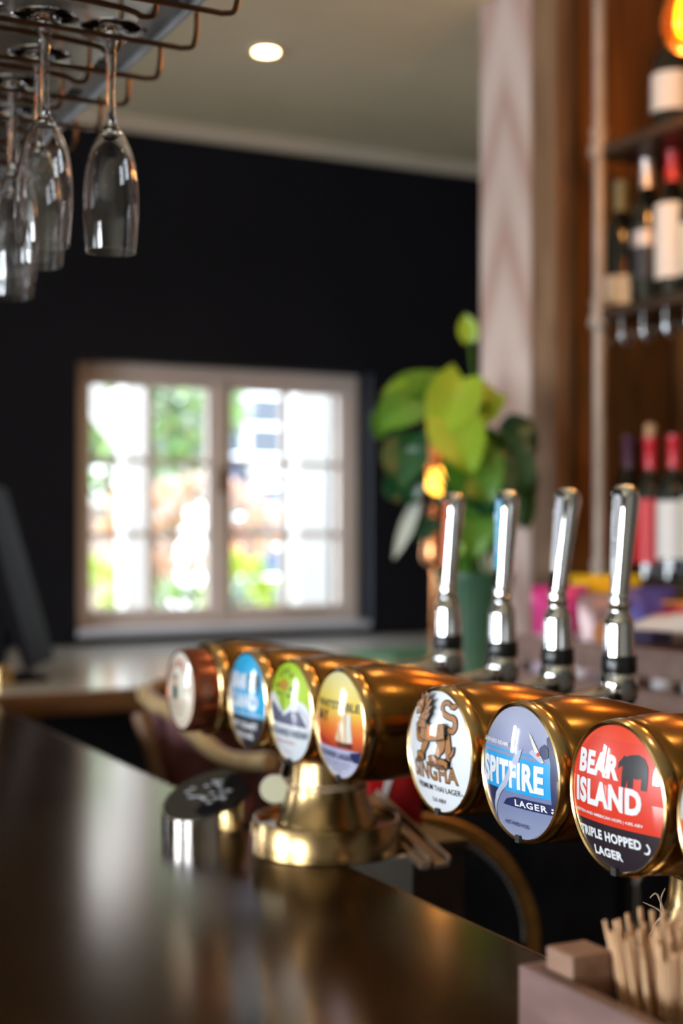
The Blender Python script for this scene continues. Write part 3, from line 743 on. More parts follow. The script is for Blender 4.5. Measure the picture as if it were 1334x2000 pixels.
# ------------------------------------------------------------------ chrome tap handles behind the far font
hx = .95
def make_handle(loc, label, labm, tilt, extra=None):
    t = thing('tap_handle', label, 'tap handle', loc, group='chrome tap handles behind the barrels')
    # local z = 0 at ball centre; ball centre sits a little above the barrel axis
    bm = NB(); tube(bm, [(-.128, 0, -.019), (-.09, 0, -.019), (-.03, 0, -.010), (0, 0, -.004)], [.0125, .0125, .0115, .0115], 20)
    obj('shank', bm, M_chrome, t, True)
    bm = NB(); lathe(bm, [(0, -.026), (.010, -.026), (.0135, -.019), (.0200, -.010), (.0215, 0), (.0205, .010), (.0165, .0175), (0, .018)], 32); obj('ball_valve', bm, M_chrome, t, True)
    bm = NB(); lathe(bm, [(0, 0), (.009, 0), (.011, .002), (.011, .006), (0, .007)], 24, Matrix.Translation((-.006, -.019, 0)) @ Matrix.Rotation(R(90), 4, 'X')); obj('side_screw', bm, M_chrome2, t, True)
    bm = NB(); lathe(bm, [(.0165, .015), (.0188, .016), (.0192, .019), (.0190, .033), (.0182, .0345), (0, .0345)], 32); obj('collar', bm, M_blackrub, t, True)
    bm = NB(); lathe(bm, [(0, .033), (.0172, .033), (.0168, .040), (.0158, .066), (.0150, .073), (.0125, .077), (.0108, .080), (.0105, .083), (.0116, .085), (.0118, .088), (.0100, .090), (.0098, .094), (.0112, .095), (.0112, .098), (.0098, .100), (0, .1)], 32); obj('lower_grip', bm, M_chrome, t, True)
    Mt = Matrix.Translation((0, 0, .098)) @ Matrix.Rotation(R(tilt), 4, 'Y')
    bm = NB(); lathe(bm, [(0, 0), (.0098, 0), (.0100, .004), (.0108, .02), (.0122, .050), (.0138, .080), (.0149, .100), (.0149, .108), (.0135, .1135), (.0100, .117), (.005, .1183), (0, .1185)], 36)
    for v in bm.verts:            # flattened label face on the customer side
        a = .0088 + .030 * max(0, v.co.z - .01)
        if v.co.x < -a: v.co.x = -a
    bmesh.ops.transform(bm, matrix=Mt, verts=bm.verts)
    lv = obj('lever', bm, M_chrome, t, True)
    bm = NB(); pts = []
    for k in range(9): a = math.pi * k / 8; pts.append((.0068 * math.cos(a), .100 + .0068 * math.sin(a)))
    pts += [(-.0055, .05), (-.004, .022), (.004, .022), (.0055, .05)]
    def fx(z): return -(.0088 + .030 * max(0, z - .01)) - .0006
    f = bm.faces.new([bm.verts.new((fx(z), y, z)) for y, z in pts])
    r = bmesh.ops.extrude_face_region(bm, geom=[f]); bmesh.ops.translate(bm, vec=(.0005, 0, 0), verts=[v for v in r['geom'] if isinstance(v, bmesh.types.BMVert)])
    bmesh.ops.transform(bm, matrix=Mt, verts=bm.verts)
    obj('lever_label', bm, labm, lv)
    if extra:
        c = bpy.data.curves.new('t', 'FONT'); c.body = extra[0]; c.size = .0105; c.offset = .00012; c.resolution_u = 2; c.align_y = 'CENTER'
        pts, fs = curve_mesh(c); x1 = max(p[0] for p in pts); bm = NB()
        vv = [bm.verts.new((fx(.100 - p[0] / x1 * .065) - .0004, p[1], .104 - p[0] / x1 * .065)) for p in pts]
        for q in fs:
            try: bm.faces.new([vv[i] for i in q])
            except ValueError: pass
        bmesh.ops.transform(bm, matrix=Mt, verts=bm.verts); obj('lettering', bm, extra[1], lv)
    return t
M_ol = mat('orange_lever_label', (.75, .22, .09), .3); M_bl = mat('blue_lever_label', (.03, .42, .68), .3); M_wl = mat('white_lever_label', (.60, .58, .58), .3)
HZ = CAMZ - .165
make_handle((hx, 1.564, HZ), 'chrome tap handle with an orange label, leftmost of the four', M_ol, 5, ('MORETTI', I['maroon']))
make_handle((hx, 1.438, HZ), 'chrome tap handle with a blue label', M_bl, 4, ('BEAR ISLAND', I['white']))
make_handle((hx, 1.325, HZ), 'chrome tap handle with a pale label, leaning most to the right', M_wl, 8, ('Orchard View', I['mist']))
make_handle((hx, 1.214, HZ), 'chrome tap handle with black lettering on a white label, rightmost of four', M_wl, 5, ('Whitstable BAY', I['black']))

# ------------------------------------------------------------------ glass rack and hanging glasses over the counter
gz = CAMZ + .461                                  # wire height
t = thing('hanging_glass_rack', 'bronze wire glass rack with a steel top plate hanging from the ceiling', 'glass rack', (.05, 1.55, gz))
obj('top_plate', box(NB(), -.62, .40, -.47, .50, .034, .040, .001), M_rack, t)
for x in (-.58, .405):
    bm = NB(); box(bm, x - .012, x + .03, -.50, .52, .040, .052, .001); box(bm, x + .026, x + .030, -.50, .52, .030, .052, .0005)
    r_ = obj('side_rail', bm, M_strip, t)
    for k in range(9):
        obj('rail_slot', box(NB(), x - .004, x + .016, -.42 + k * .11, -.39 + k * .11, .0385, .0400, .0005), M_dark, r_)
CH = [1.185, 1.287, 1.389, 1.489, 1.589, 1.689, 1.789]
for y in CH:
    for s_, xe, dz in ((-1, .442, 0), (1, .375, -.006)):
        yy = y - 1.55 + s_ * .0125
        P = [(-.60, yy, .034), (-.60, yy, .010), (-.59, yy, 0), (-.3, yy, 0), (0, yy, 0), (xe - .06, yy, 0), (xe - .012, yy, dz), (xe, yy, dz + .008), (xe + .002, yy, .036)]
        obj('rack_wire', tube(NB(), catmull(P, 4), .0026, 8), M_wire, t, True)
for (x, y) in ((-.5, -.4), (.3, -.4), (-.5, .44), (.3, .44)):
    obj('hanging_rod', tube(NB(), [(x, y, .036), (x, y, CZ - gz)], .005, 10), M_wire, t, True)
def flute_profile():
    o = [(.0235, 0), (.0250, .018), (.0262, .036), (.0258, .055), (.0235, .078), (.0190, .096), (.0125, .109), (.0070, .117), (.0042, .125), (.0036, .140), (.0038, .165), (.0048, .190), (.0065, .200), (.0130, .2045), (.0310, .2068), (.0316, .2078), (.0310, .2090), (0, .2098)]
    P = catmull([(a, b, 0) for a, b in o[:10]], 5); o = [(p.x, p.y) for p in P] + o[10:]
    i = []
    for k in range(0, 33):
        t_ = (P[k + 1] - P[max(k - 1, 0)]).normalized(); i.append((P[k].x - .0009 * t_.y, P[k].y + .0009 * t_.x))
    i = [(0, .1120)] + [q for q in i if q[1] < .1105][::-1]
    return o, i
    i = [(0, .1165), (.0050, .1125), (.0110, .1065), (.0175, .0945), (.0222, .077), (.0246, .055), (.0250, .036), (.0239, .018), (.0226, 0), (.0230, -.0006)]
    return o, i
fo, fi = flute_profile()
fl = None
def flute(x, y, label):
    global fl
    loc = (x, y, gz + .0035 - .2015)
    if fl is None:
        fl = thing('champagne_flute', label, 'wine glass', loc, group='champagne flutes hanging upside down in the rack')
        bm = NB(); lathe(bm, fi[:] + [fo[0]] + fo[1:], 48); obj('glass', bm, M_glass, fl, True); return
    dup(fl, loc, random.uniform(0, 6), label)
flute(.413, 1.287, 'champagne flute hanging alone at the right end of the front channel')
flute(.350, 1.287, 'champagne flute in the front channel, directly left of the rightmost glass')
flute(.283, 1.287, 'champagne flute in the front channel, cut by the left edge of the frame')
flute(.372, 1.389, 'champagne flute in the second channel, half behind the front glasses')
flute(.300, 1.389, 'champagne flute in the second channel at the left edge of the frame')
flute(.372, 1.489, 'champagne flute in the third channel, mostly behind other glasses')
flute(.395, 1.589, 'champagne flute in the fourth channel, its rim lowest at the left edge')

# recessed downlights
M_lampon = emit('downlight_glow', (1, .66, .30), 28)
M_ringw = mat('downlight_ring', (.75, .68, .55), .4)
def downlight(x, y, label, e=14):
    t = thing('ceiling_downlight', label, 'downlight', (x, y, CZ), group='recessed ceiling downlights')
    bm = NB(); lathe(bm, [(.030, -.001), (.031, -.006), (.044, -.006), (.046, -.001), (.046, .004), (.030, .004)], 32, close=True); obj('trim_ring', bm, M_ringw, t, True)
    bm = NB(); lathe(bm, [(0, -.003), (.0295, -.003), (.0295, .002), (0, .002)], 24); obj('lens', bm, M_lampon, t)
    light('downlight_lamp', 'SPOT', (x, y, CZ - .03), e * .3, (1, .70, .40), spot_size=R(120), spot_blend=.7, shadow_soft_size=.03)
downlight(1.52, 3.42, 'small warm recessed downlight in the cream ceiling above the window')
for x, y in ((1.25, 1.9), (1.25, .7), (.2, -.6), (-1.2, 1.6), (-1.2, -.6), (.2, 2.6), (3.2, 3.4)):
    downlight(x, y, 'small warm recessed downlight outside the picture')

# amber pendant lamp by the shelves
M_amberglass = mat('amber_glass', (1, .50, .06), .05, 0, Transmission_Weight=.9, IOR=1.3)
M_fil = emit('amber_filament', (1, .42, .05), 55)
def pendant(x, y, zb, label, e):
    t = thing('pendant_lamp', label, 'pendant lamp', (x, y, zb), group='amber pendant lamps over the back bar')
    bm = NB(); lathe(bm, [(0, 0), (.008, .001), (.026, .012), (.040, .036), (.043, .060), (.036, .090), (.022, .115), (.014, .135), (.014, .15), (.0128, .15), (.0128, .135), (.0205, .114), (.0345, .090), (.0415, .060), (.0385, .037), (.025, .0135), (.008, .0025), (0, .0016)], 32); obj('amber_shade', bm, M_amberglass, t, True)
    bm = NB(); lathe(bm, [(0, .028), (.012, .034), (.018, .055), (.015, .085), (.008, .105), (0, .110)], 20); obj('bulb', bm, M_fil, t, True)
    bm = NB(); lathe(bm, [(0, .145), (.017, .145), (.018, .155), (.018, .190), (.010, .200), (0, .200)], 24); obj('lamp_holder', bm, M_rim, t, True)
    obj('flex', tube(NB(), [(0, 0, .2), (0, 0, CZ - zb)], .0028, 8), M_dark, t, True)
    light('pendant_light', 'POINT', (x, y, zb - .02), e, (1, .42, .10), shadow_soft_size=.04)
pendant(1.70, 1.985, CAMZ + .855, 'glowing amber glass pendant lamp at the top right edge of the frame', 5)
pendant(1.55, 1.35, CAMZ + .80, 'glowing amber glass pendant lamp outside the picture', 3)

# ------------------------------------------------------------------ plant in a green ribbed pot, copper lamp behind it
M_pot = noisy('green_glazed_pot', (.045, .115, .065), (.07, .16, .09), 6, rough=(.3, .45))
pc = Vector((1.612, 2.55, 1.10))
t = thing('potted_plant', 'large leafy green plant in a dark green ribbed pot on the back bar', 'plant', pc)
bm = NB(); n = 96; rings = []
for (r, z) in ((.050, 0), (.056, .003), (.062, .06), (.071, .13), (.080, .19), (.084, .200), (.084, .208), (.077, .208), (.074, .19)):
    rings.append([bm.verts.new(((r + (.0016 if k % 3 == 0 else 0) * (z > .003) * (z < .195)) * math.cos(2 * math.pi * k / n), (r + (.0016 if k % 3 == 0 else 0) * (z > .003) * (z < .195)) * math.sin(2 * math.pi * k / n), z)) for k in range(n)])
for a, b in zip(rings, rings[1:]):
    for k in range(n): bm.faces.new((a[k], a[(k + 1) % n], b[(k + 1) % n], b[k]))
bm.faces.new(rings[0][::-1])
obj('pot', bm, M_pot, t, True)
obj('soil', lathe(NB(), [(0, .185), (.0755, .182)], 32), M_darkwood, t)
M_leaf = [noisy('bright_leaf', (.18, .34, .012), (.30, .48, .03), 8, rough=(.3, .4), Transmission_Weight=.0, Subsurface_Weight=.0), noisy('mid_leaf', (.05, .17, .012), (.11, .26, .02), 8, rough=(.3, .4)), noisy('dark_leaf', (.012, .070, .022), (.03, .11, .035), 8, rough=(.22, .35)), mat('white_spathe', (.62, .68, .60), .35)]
def leaf(parent, base, tip, width, m, curl=.12, side=None, nm='leaf'):
    base, tip = Vector(base), Vector(tip); d = tip - base; L = d.length; d.normalize()
    s = (side or Vector((VY, -VX, 0))); s = (s - d * s.dot(d)).normalized(); nrm = s.cross(d)
    if nrm.dot(Vector((-VX, -VY, .4))) < 0: nrm = -nrm
    bm = NB(); N = 9; rows = []
    for i in range(N + 1):
        u = i / N; w = width * (math.sin(math.pi * min(1, u * .86 + .14)) ** .8) * (1 - .25 * u) if u < 1 else 0
        back = -.10 * L if False else 0
        row = []
        for j in range(-3, 4):
            q = j / 3; lobe = -.12 * L * abs(q) * max(0, 1 - u * 4)
            p = base + d * (u * L + lobe) + s * (w * q * .5) + nrm * (curl * L * (math.sin(u * 2.2) * .8 - u * u * .9) + .10 * width * abs(q) - .05 * width)
            row.append(bm.verts.new(p))
        rows.append(row)
    for a, b in zip(rows, rows[1:]):
        for j in range(6): bm.faces.new((a[j], a[j + 1], b[j + 1], b[j]))
    bmesh.ops.remove_doubles(bm, verts=bm.verts, dist=1e-5)
    bmesh.ops.solidify(bm, geom=bm.faces[:], thickness=.0008)
    return obj(nm, bm, m, parent, True)
def P_(px, py, dd): return at(px, py, dd) - pc
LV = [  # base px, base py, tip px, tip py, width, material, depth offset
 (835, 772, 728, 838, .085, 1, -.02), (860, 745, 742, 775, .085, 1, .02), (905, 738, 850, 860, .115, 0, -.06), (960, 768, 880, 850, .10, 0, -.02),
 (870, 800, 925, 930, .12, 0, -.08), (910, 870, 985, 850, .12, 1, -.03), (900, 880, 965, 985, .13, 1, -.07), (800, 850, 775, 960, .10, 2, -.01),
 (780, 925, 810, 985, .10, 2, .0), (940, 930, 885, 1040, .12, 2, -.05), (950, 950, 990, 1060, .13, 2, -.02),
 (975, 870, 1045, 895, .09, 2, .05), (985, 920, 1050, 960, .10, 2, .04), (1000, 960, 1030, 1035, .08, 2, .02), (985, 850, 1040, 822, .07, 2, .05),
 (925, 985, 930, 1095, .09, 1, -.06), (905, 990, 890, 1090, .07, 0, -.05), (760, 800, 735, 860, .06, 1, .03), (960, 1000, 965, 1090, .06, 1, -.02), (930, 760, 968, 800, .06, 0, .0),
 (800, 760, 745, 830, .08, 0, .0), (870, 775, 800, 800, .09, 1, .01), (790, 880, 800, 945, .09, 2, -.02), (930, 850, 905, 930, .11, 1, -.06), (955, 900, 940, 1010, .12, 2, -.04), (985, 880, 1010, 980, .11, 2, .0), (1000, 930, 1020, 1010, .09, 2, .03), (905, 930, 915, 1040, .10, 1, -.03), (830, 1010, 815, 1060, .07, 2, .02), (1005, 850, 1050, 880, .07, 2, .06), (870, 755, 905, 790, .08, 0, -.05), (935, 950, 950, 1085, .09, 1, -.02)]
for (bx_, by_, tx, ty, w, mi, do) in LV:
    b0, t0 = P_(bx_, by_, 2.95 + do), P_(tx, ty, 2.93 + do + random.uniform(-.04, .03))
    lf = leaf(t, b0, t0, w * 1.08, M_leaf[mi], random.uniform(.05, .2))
    root = Vector((random.uniform(-.03, .03), random.uniform(-.03, .03), .18))
    bm = NB(); tube(bm, catmull([root, root * .5 + b0 * .5 + Vector((0, 0, .04)) - Vector((b0.x, b0.y, 0)) * .15, b0], 5), .0026, 6); obj('leaf_stalk', bm, M_leaf[1], lf, True)
sp = leaf(t, P_(812, 985, 2.95), P_(768, 1095, 2.92), .034, M_leaf[3], .05, nm='pale_spathe')
lf = leaf(t, P_(918, 665, 3.0), P_(908, 612, 3.0), .05, M_leaf[0], .1)
obj('leaf_stalk', tube(NB(), catmull([(0, 0, .18), (-.02, 0, .5), P_(925, 780, 3.0), P_(918, 665, 3.0)], 5), .0022, 6), M_leaf[1], lf, True)

M_copper2 = mat('copper_shade', (.72, .30, .12), .25, 1.0)
lp = at(848, 1300, 3.66); lp.z = CT
t = thing('copper_lamp', 'copper table lamp with a glowing amber bulb behind the plant leaves', 'lamp', lp)
k_ = 3.66 / F
def LZ(py): return CAMZ + (1040 - py) * k_ - CT
bm = NB(); lathe(bm, [(0, 0), (.05, 0), (.052, .006), (.018, .014), (.007, .03), (.006, LZ(1110)), (.03, LZ(1098)), (.034, LZ(1085)), (.026, LZ(1040)), (.008, LZ(1000)), (.007, LZ(985)), (0, LZ(985))], 32); obj('base', bm, M_copper2, t, True)
bm = NB(); ball(bm, (.016, 0, LZ(940)), .036, 20, 14, (1, 1, .95)); obj('bulb', bm, emit('amber_bulb', (1, .46, .05), 5), t, True)
bm = NB(); lathe(bm, [(.037, LZ(915)), (.034, LZ(890)), (.018, LZ(815)), (.014, LZ(810)), (.012, LZ(815)), (.032, LZ(890)), (.035, LZ(915))], 32, Matrix.Translation((.002, 0, 0)), close=True); obj('shade', bm, M_copper2, t, True)
obj('stem', tube(NB(), [(-.036, 0, LZ(1050)), (-.044, 0, LZ(950)), (-.036, 0, LZ(900))], .003, 8), M_copper2, t)
light('copper_lamp_light', 'POINT', (lp.x, lp.y - .05, CT + LZ(940)), 1.5, (1, .45, .12), shadow_soft_size=.03)

# ------------------------------------------------------------------ crate of snack bags on the back bar
M_crate = noisy('mauve_brown_crate_wood', (.20, .125, .105), (.28, .18, .15), 5, (2, 8, 8), (.45, .6))
t = thing('wooden_crate', 'mauve brown slatted wooden crate holding crisp packets on the back bar', 'crate', (1.52, 2.26, 1.10))
for x in (0, .25):
    for (z0, z1) in ((.0, .032), (.052, .100)):
        for (y0, y1) in ((-.28, .0), (-.64, -.285)):
            obj('slat', box(NB(), x, x + .012, y0, y1, z0, z1, .0015), M_crate, t)
for y in (-.012, -.292, -.64):
    obj('divider', box(NB(), .012, .25, y, y + .012, 0, .098, .0015), M_crate, t)
obj('bottom', box(NB(), .012, .25, -.64, 0, 0, .008), M_crate, t)
M_jar = mat('white_jar', (.75, .75, .78), .2)
for k, y in enumerate((2.13, 2.04, 1.90, 1.82)):
    j = obj('sauce_pot', lathe(NB(), [(0, 0), (.016, 0), (.019, .004), (.020, .034), (.017, .038), (0, .038)], 24), M_jar if k != 1 else M_pot, loc=(1.58 + .0, y, 1.1085), smooth=True)
    tag(j, ['small white pot seen through the crate gap, farthest along', 'small dark green pot seen through the crate gap', 'small white pot seen through the crate gap, third along', 'small white pot seen through the crate gap, nearest the camera'][k], 'pot', 'small pots inside the crate')
def foil(name, c1, c2, split, rough=.3):
    m = mat(name, c1, rough, .15); b = m.node_tree.nodes['Principled BSDF']
    tc = nd(m, 'ShaderNodeTexCoord'); sx = nd(m, 'ShaderNodeSeparateXYZ'); nz = nd(m, 'ShaderNodeTexNoise'); nz.inputs['Scale'].default_value = 14
    ad = nd(m, 'ShaderNodeMath'); ad.operation = 'MULTIPLY_ADD'; ad.inputs[1].default_value = .035; cr = nd(m, 'ShaderNodeValToRGB'); mr = nd(m, 'ShaderNodeMapRange'); mr.inputs[2].default_value = .2
    lk(m, tc.outputs['Object'], sx.inputs[0]); lk(m, tc.outputs['Object'], nz.inputs[0]); lk(m, nz.outputs[0], ad.inputs[0]); lk(m, sx.outputs[2], ad.inputs[2]); lk(m, ad.outputs[0], mr.inputs[0]); lk(m, mr.outputs[0], cr.inputs[0]); lk(m, cr.outputs[0], b.inputs['Base Color'])
    ramp(cr, [(0, c2), (split, c2), (split + .05, c1), (1, c1)]); return m
def packet(name, label, loc, w, h, m, yaw, lean=0, th=.035, cat='crisp packet', emblem=None):
    t = thing(name, label, cat, loc, yaw, 'snack packets on the back bar'); t.rotation_euler = (lean, 0, yaw)
    bm = NB(); N, Mv = 12, 14; front = []; back = []
    for s_, L in ((-1, front), (1, back)):
        for i in range(Mv + 1):
            v = i / Mv; row = []
            for j in range(N + 1):
                u = j / N * 2 - 1; puff = (max(0, 1 - abs(u) ** 2.5) * max(0, math.sin(math.pi * v)) ** .55) * th
                row.append(bm.verts.new((u * w / 2 * (1 - .06 * math.sin(math.pi * v)), s_ * puff * (1 + .12 * math.sin(7 * u + 5 * v)), v * h)))
            L.append(row)
        for a, b in zip(L, L[1:]):
            for j in range(N): bm.faces.new((a[j], a[j + 1], b[j + 1], b[j]))
    bmesh.ops.remove_doubles(bm, verts=bm.verts, dist=1e-5)
    obj('pouch', bm, m, t, True)
    for z in (0, h):
        bm = NB(); box(bm, -w / 2, w / 2, -.0006, .0006, z - .008, z + .006); obj('crimped_seal', bm, m, t)
    if emblem:
        bm = NB(); lathe(bm, [(0, .0), (w * .24, -.002), (w * .25, -.004)], 24, Matrix.Translation((0, -th * 1.02 - .001, h * .62)) @ Matrix.Rotation(R(90), 4, 'X') @ Matrix.Diagonal((1, 1, -1, 1))); obj('printed_disc', bm, emblem, t)
    return t
YW = R(-27)
M_pinkf = foil('pink_white_foil', (.62, .03, .22), (.60, .48, .55), .52); M_yelf = foil('yellow_foil', (.80, .48, .01), (.75, .42, .02), .3)
M_orgf = foil('orange_grey_foil', (.36, .22, .22), (.42, .30, .30), .5); M_purf = foil('purple_foil_packet', (.13, .11, .42), (.10, .08, .16), .62)
packet('crisp_packet', 'pink and white crisp packet, leftmost in the crate', (1.578, 2.195, 1.112), .105, .175, M_pinkf, YW - .1, emblem=None)
packet('crisp_packet', 'yellow crisp packet standing behind the others', (1.685, 2.195, 1.112), .135, .195, M_yelf, YW, th=.028)
packet('crisp_packet', 'mauve crisp packet with an orange disc in front of the yellow one', (1.573, 2.060, 1.112), .085, .165, M_orgf, YW, th=.02, emblem=mat('orange_disc', (.75, .32, .12), .4))
packet('crisp_packet', 'purple and dark crisp packet, rightmost in the crate', (1.665, 2.045, 1.112), .105, .175, M_purf, YW + .25, th=.025)
M_pouchr = foil('red_white_foil', (.62, .02, .05), (.72, .70, .70), .24)
t = packet('snack_pouch', 'red, orange and white snack pouch lying on the crate at the right', (1.60, 1.90, 1.228), .20, .15, M_pouchr, R(-75), R(-78), .022)
bm = NB(); box(bm, -.08, .09, -.0235, -.0215, .085, .10, .0005); obj('orange_stripe', bm, mat('orange_stripe', (.8, .35, .05), .4), t)

# ------------------------------------------------------------------ under the bar edge: shelf, red packet, steel ends, beaded hoop
t = thing('underbar_shelf', 'dark brown narrow stand behind the bar carrying the red packet', 'stand', (.83, 1.56, 0))
obj('top', box(NB(), -.055, .055, -.15, .14, 1.022, 1.036, .002), M_darkwood, t)
obj('side_panel', box(NB(), -.052, .052, -.145, -.130, .0, 1.022), M_darkwood, t)
obj('side_panel', box(NB(), -.052, .052, .120, .135, .0, 1.022), M_darkwood, t)
obj('front_panel', box(NB(), -.052, -.040, -.1295, .1195, .0, 1.022), M_darkwood, t)
M_redpk = foil('red_foil_packet', (.60, .006, .010), (.50, .006, .010), .2, .35)
t = packet('crisp_packet', 'glossy red crisp packet behind the bar beneath the white lion tap', (.835, 1.545, 1.038), .115, .085, M_redpk, YW, R(-8), .02)
obj('pale_stripe', box(NB(), -.004, .003, -.0212, -.0202, .03, .07, .0003, Matrix.Rotation(R(18), 4, 'Y')), M_wlab, t)
M_tan = noisy('tan_metal_ledge', (.36, .25, .17), (.46, .34, .24), 8, rough=(.3, .45), metal=.5)
def strip_between(a, b, w, th, name, label, m, cat):
    a, b = Vector(a), Vector(b); c = (a + b) / 2; d = b - a; L = d.length
    q = d.to_track_quat('X', 'Z').to_matrix().to_4x4()
    bm = NB(); box(bm, -L / 2, L / 2, -w / 2, w / 2, -th / 2, th / 2, .001)
    box(bm, -L / 2, L / 2, w / 2 - .003, w / 2, th / 2, th / 2 + .006, .0005)
    o = obj(name, bm, m); o.matrix_world = Matrix.Translation(c) @ q; tag(o, label, cat); return o
strip_between(at(722, 1556, 1.64), at(864, 1690, 1.50), .019, .006, 'metal_chute', 'tan metal ledge sloping down behind the far font column', M_tan, 'ledge')
strip_between(at(775, 1640, 1.56), at(832, 1692, 1.49), .012, .008, 'metal_bracket', 'short tan metal bracket below the sloping ledge', M_tan, 'bracket')
M_amberhose = noisy('amber_braid', (.34, .16, .035), (.50, .25, .06), 60, rough=(.35, .5), metal=.3)
hc = at(812, 1832, 1.92); hr = 236 * 1.92 / F
e1 = Vector((VY, -VX, 0)); e2 = Vector((0, 0, 1)); e3 = Vector((VX, VY, 0))
t = thing('beaded_hoop', 'amber hoop with a beaded grey inner edge curving up behind the bar', 'hoop', hc)
def hp(a, r, o=0): return e1 * (r * math.cos(a)) + e2 * (r * math.sin(a)) + e3 * o
bm = NB(); N = 60; rw = []
for k in range(-1, N + 2):
    a = R(min(max(180 * k / N, 0), 180)); dz_ = Vector((0, 0, -hc.z if k in (-1, N + 1) else 0))
    rw.append([bm.verts.new(hp(a, hr + x, y) + dz_) for x, y in ((.0, -.010), (.0035, -.014), (-.0125, -.014), (-.014, -.010), (-.014, .010), (-.0125, .014), (.0035, .014), (.0, .010))])
for a, b in zip(rw, rw[1:]):
    for j in range(8): bm.faces.new((a[j], a[(j + 1) % 8], b[(j + 1) % 8], b[j]))
obj('band', bm, M_amberhose, t, True)
bm = NB(); bp = NB(); ball(bp, (0, 0, 0), .0034, 8, 6); me = bpy.data.meshes.new('bead'); bp.to_mesh(me); bp.free(); me.materials.append(M_chrome2); me.shade_smooth()
bm.free()
for k in range(60):
    b = bpy.data.objects.new('bead', me); COL.objects.link(b); b.parent = t; b.location = hp(R(k * 3.0), hr - .018, -.008)

# ------------------------------------------------------------------ low chrome font with a sloping black badge, on the counter
M_glintp = mat('glint_paint', (.85, .86, .90), .25, .3)
cx, cy = .606, 1.522
t = thing('chrome_tap_plinth', 'low chrome drum with a sloping black top and painted glints on the bar', 'chrome drum', (cx, cy, CT))
def drumz(x, y): return .043 + .335 * x + .217 * y
bm = NB(); n = 64; lo, hi_, inn = [], [], []
for k in range(n):
    a = 2 * math.pi * k / n; rr = .053 * (1 + .05 * math.cos(2 * a)); x, y = rr * math.cos(a), rr * math.sin(a)
    if x > .034: x = .034 + (x - .034) * .35
    lo.append(bm.verts.new((x, y, 0))); hi_.append(bm.verts.new((x, y, drumz(x, y))))
for k in range(n): bm.faces.new((lo[k], lo[(k + 1) % n], hi_[(k + 1) % n], hi_[k]))
bm.faces.new(hi_); bm.faces.new(lo[::-1])
obj('drum', bm, M_chrome, t, True)
bm = NB(); a_, b_ = [], []
for v in range(n):
    a = 2 * math.pi * v / n; rr = .0505 * (1 + .05 * math.cos(2 * a)); x, y = rr * math.cos(a), rr * math.sin(a)
    if x > .032: x = .032 + (x - .032) * .35
    a_.append(bm.verts.new((x, y, drumz(x, y) + .0003))); b_.append(bm.verts.new((x * .985, y * .985, drumz(x, y) + .002)))
for k in range(n): bm.faces.new((a_[k], a_[(k + 1) % n], b_[(k + 1) % n], b_[k]))
bm.faces.new(b_); obj('black_top', bm, mat('gloss_black_top', (.012, .012, .012), .06, 0, Coat_Weight=.5), t)
for k in range(19):
    x = random.uniform(-.022, .022); y = -.026 + .052 * ((k * 7) % 19) / 19
    bm = NB(); ball(bm, (x, y, drumz(x, y) + .0022), .0034, 10, 6, (1.5, .8, .4)); obj('painted_glint', bm, M_glintp, t, True)  # pale lumps put in for bright glints off the embossed lettering

# twine and tag
M_twine = noisy('jute_twine', (.40, .26, .15), (.56, .40, .26), 120, rough=(.7, .9), bump=.6)
def twine(name, label, c, r, z, tilt, tails, loops=2):
    t = thing(name, label, 'twine', (c[0], c[1], z))
    for q in range(loops):
        P = [Vector((r * math.cos(R(k)), r * math.sin(R(k)), .004 * q - .003 + tilt * math.cos(R(k + 60)) + .0012 * math.sin(R(3 * k + 50 * q)))) for k in range(0, 361, 15)]
        obj('loop', tube(NB(), P, .0013, 8), M_twine, t, True)
    for P in tails: obj('loose_end', tube(NB(), catmull(P, 5), [.0011 - .0008 * k / (5 * (len(P) - 1)) for k in range(5 * (len(P) - 1) + 1)], 6), M_twine, t, True)
    return t
ca = R(207)   # towards the camera from column
f1 = Vector((-.030, -.031, 0)); 
twine('twine_band', 'jute twine tied around the far brass font column', (.685, 1.38), .0435, CT + .072, .001, [[(-.041, .012, 0), (-.047, .016, .010), (-.045, .014, .022), (-.048, .018, .030)]])
w = at(537, 1541, 1.56)
t = thing('paper_tag', 'round cream paper tag hanging from the twine left of the column', 'tag', w)
M_tag = mat('cream_paper', (.80, .74, .50), .6)
bm = NB(); lathe(bm, [(0, -.0006), (.0165, -.0006), (.0165, .0006), (0, .0006)], 32, Matrix.Rotation(R(-27), 4, 'Z') @ Matrix.Rotation(R(90), 4, 'X') @ Matrix.Diagonal((1, .95, 1, 1))); obj('card', bm, M_tag, t)
obj('thread', tube(NB(), [Vector((.010, -.004, .008)), Vector((.685 - .043, 1.38 + .006, CT + .072)) - w], .0008, 6), M_twine, t)
c2 = Vector((.705, .785, CT + .075))
def lt(k, z, b=(-.0345, .0176)): return (b[0] - .891 * k, b[1] + .454 * k, z)
twine('twine_band', 'frayed jute twine wound around the near brass font column', (.705, .785), .0415, CT + .068, .012,
      [[lt(.002, .004), lt(.007, .016), lt(.012, .013)], [lt(.002, .002), lt(.008, .006), lt(.017, .010)], [lt(.002, .0), lt(.007, -.004), lt(.012, -.013)],
       [lt(-.002, .052), lt(.007, .050), lt(.011, .042), lt(.016, .040)], [lt(.003, -.002), lt(.004, .012), lt(.001, .020)]])

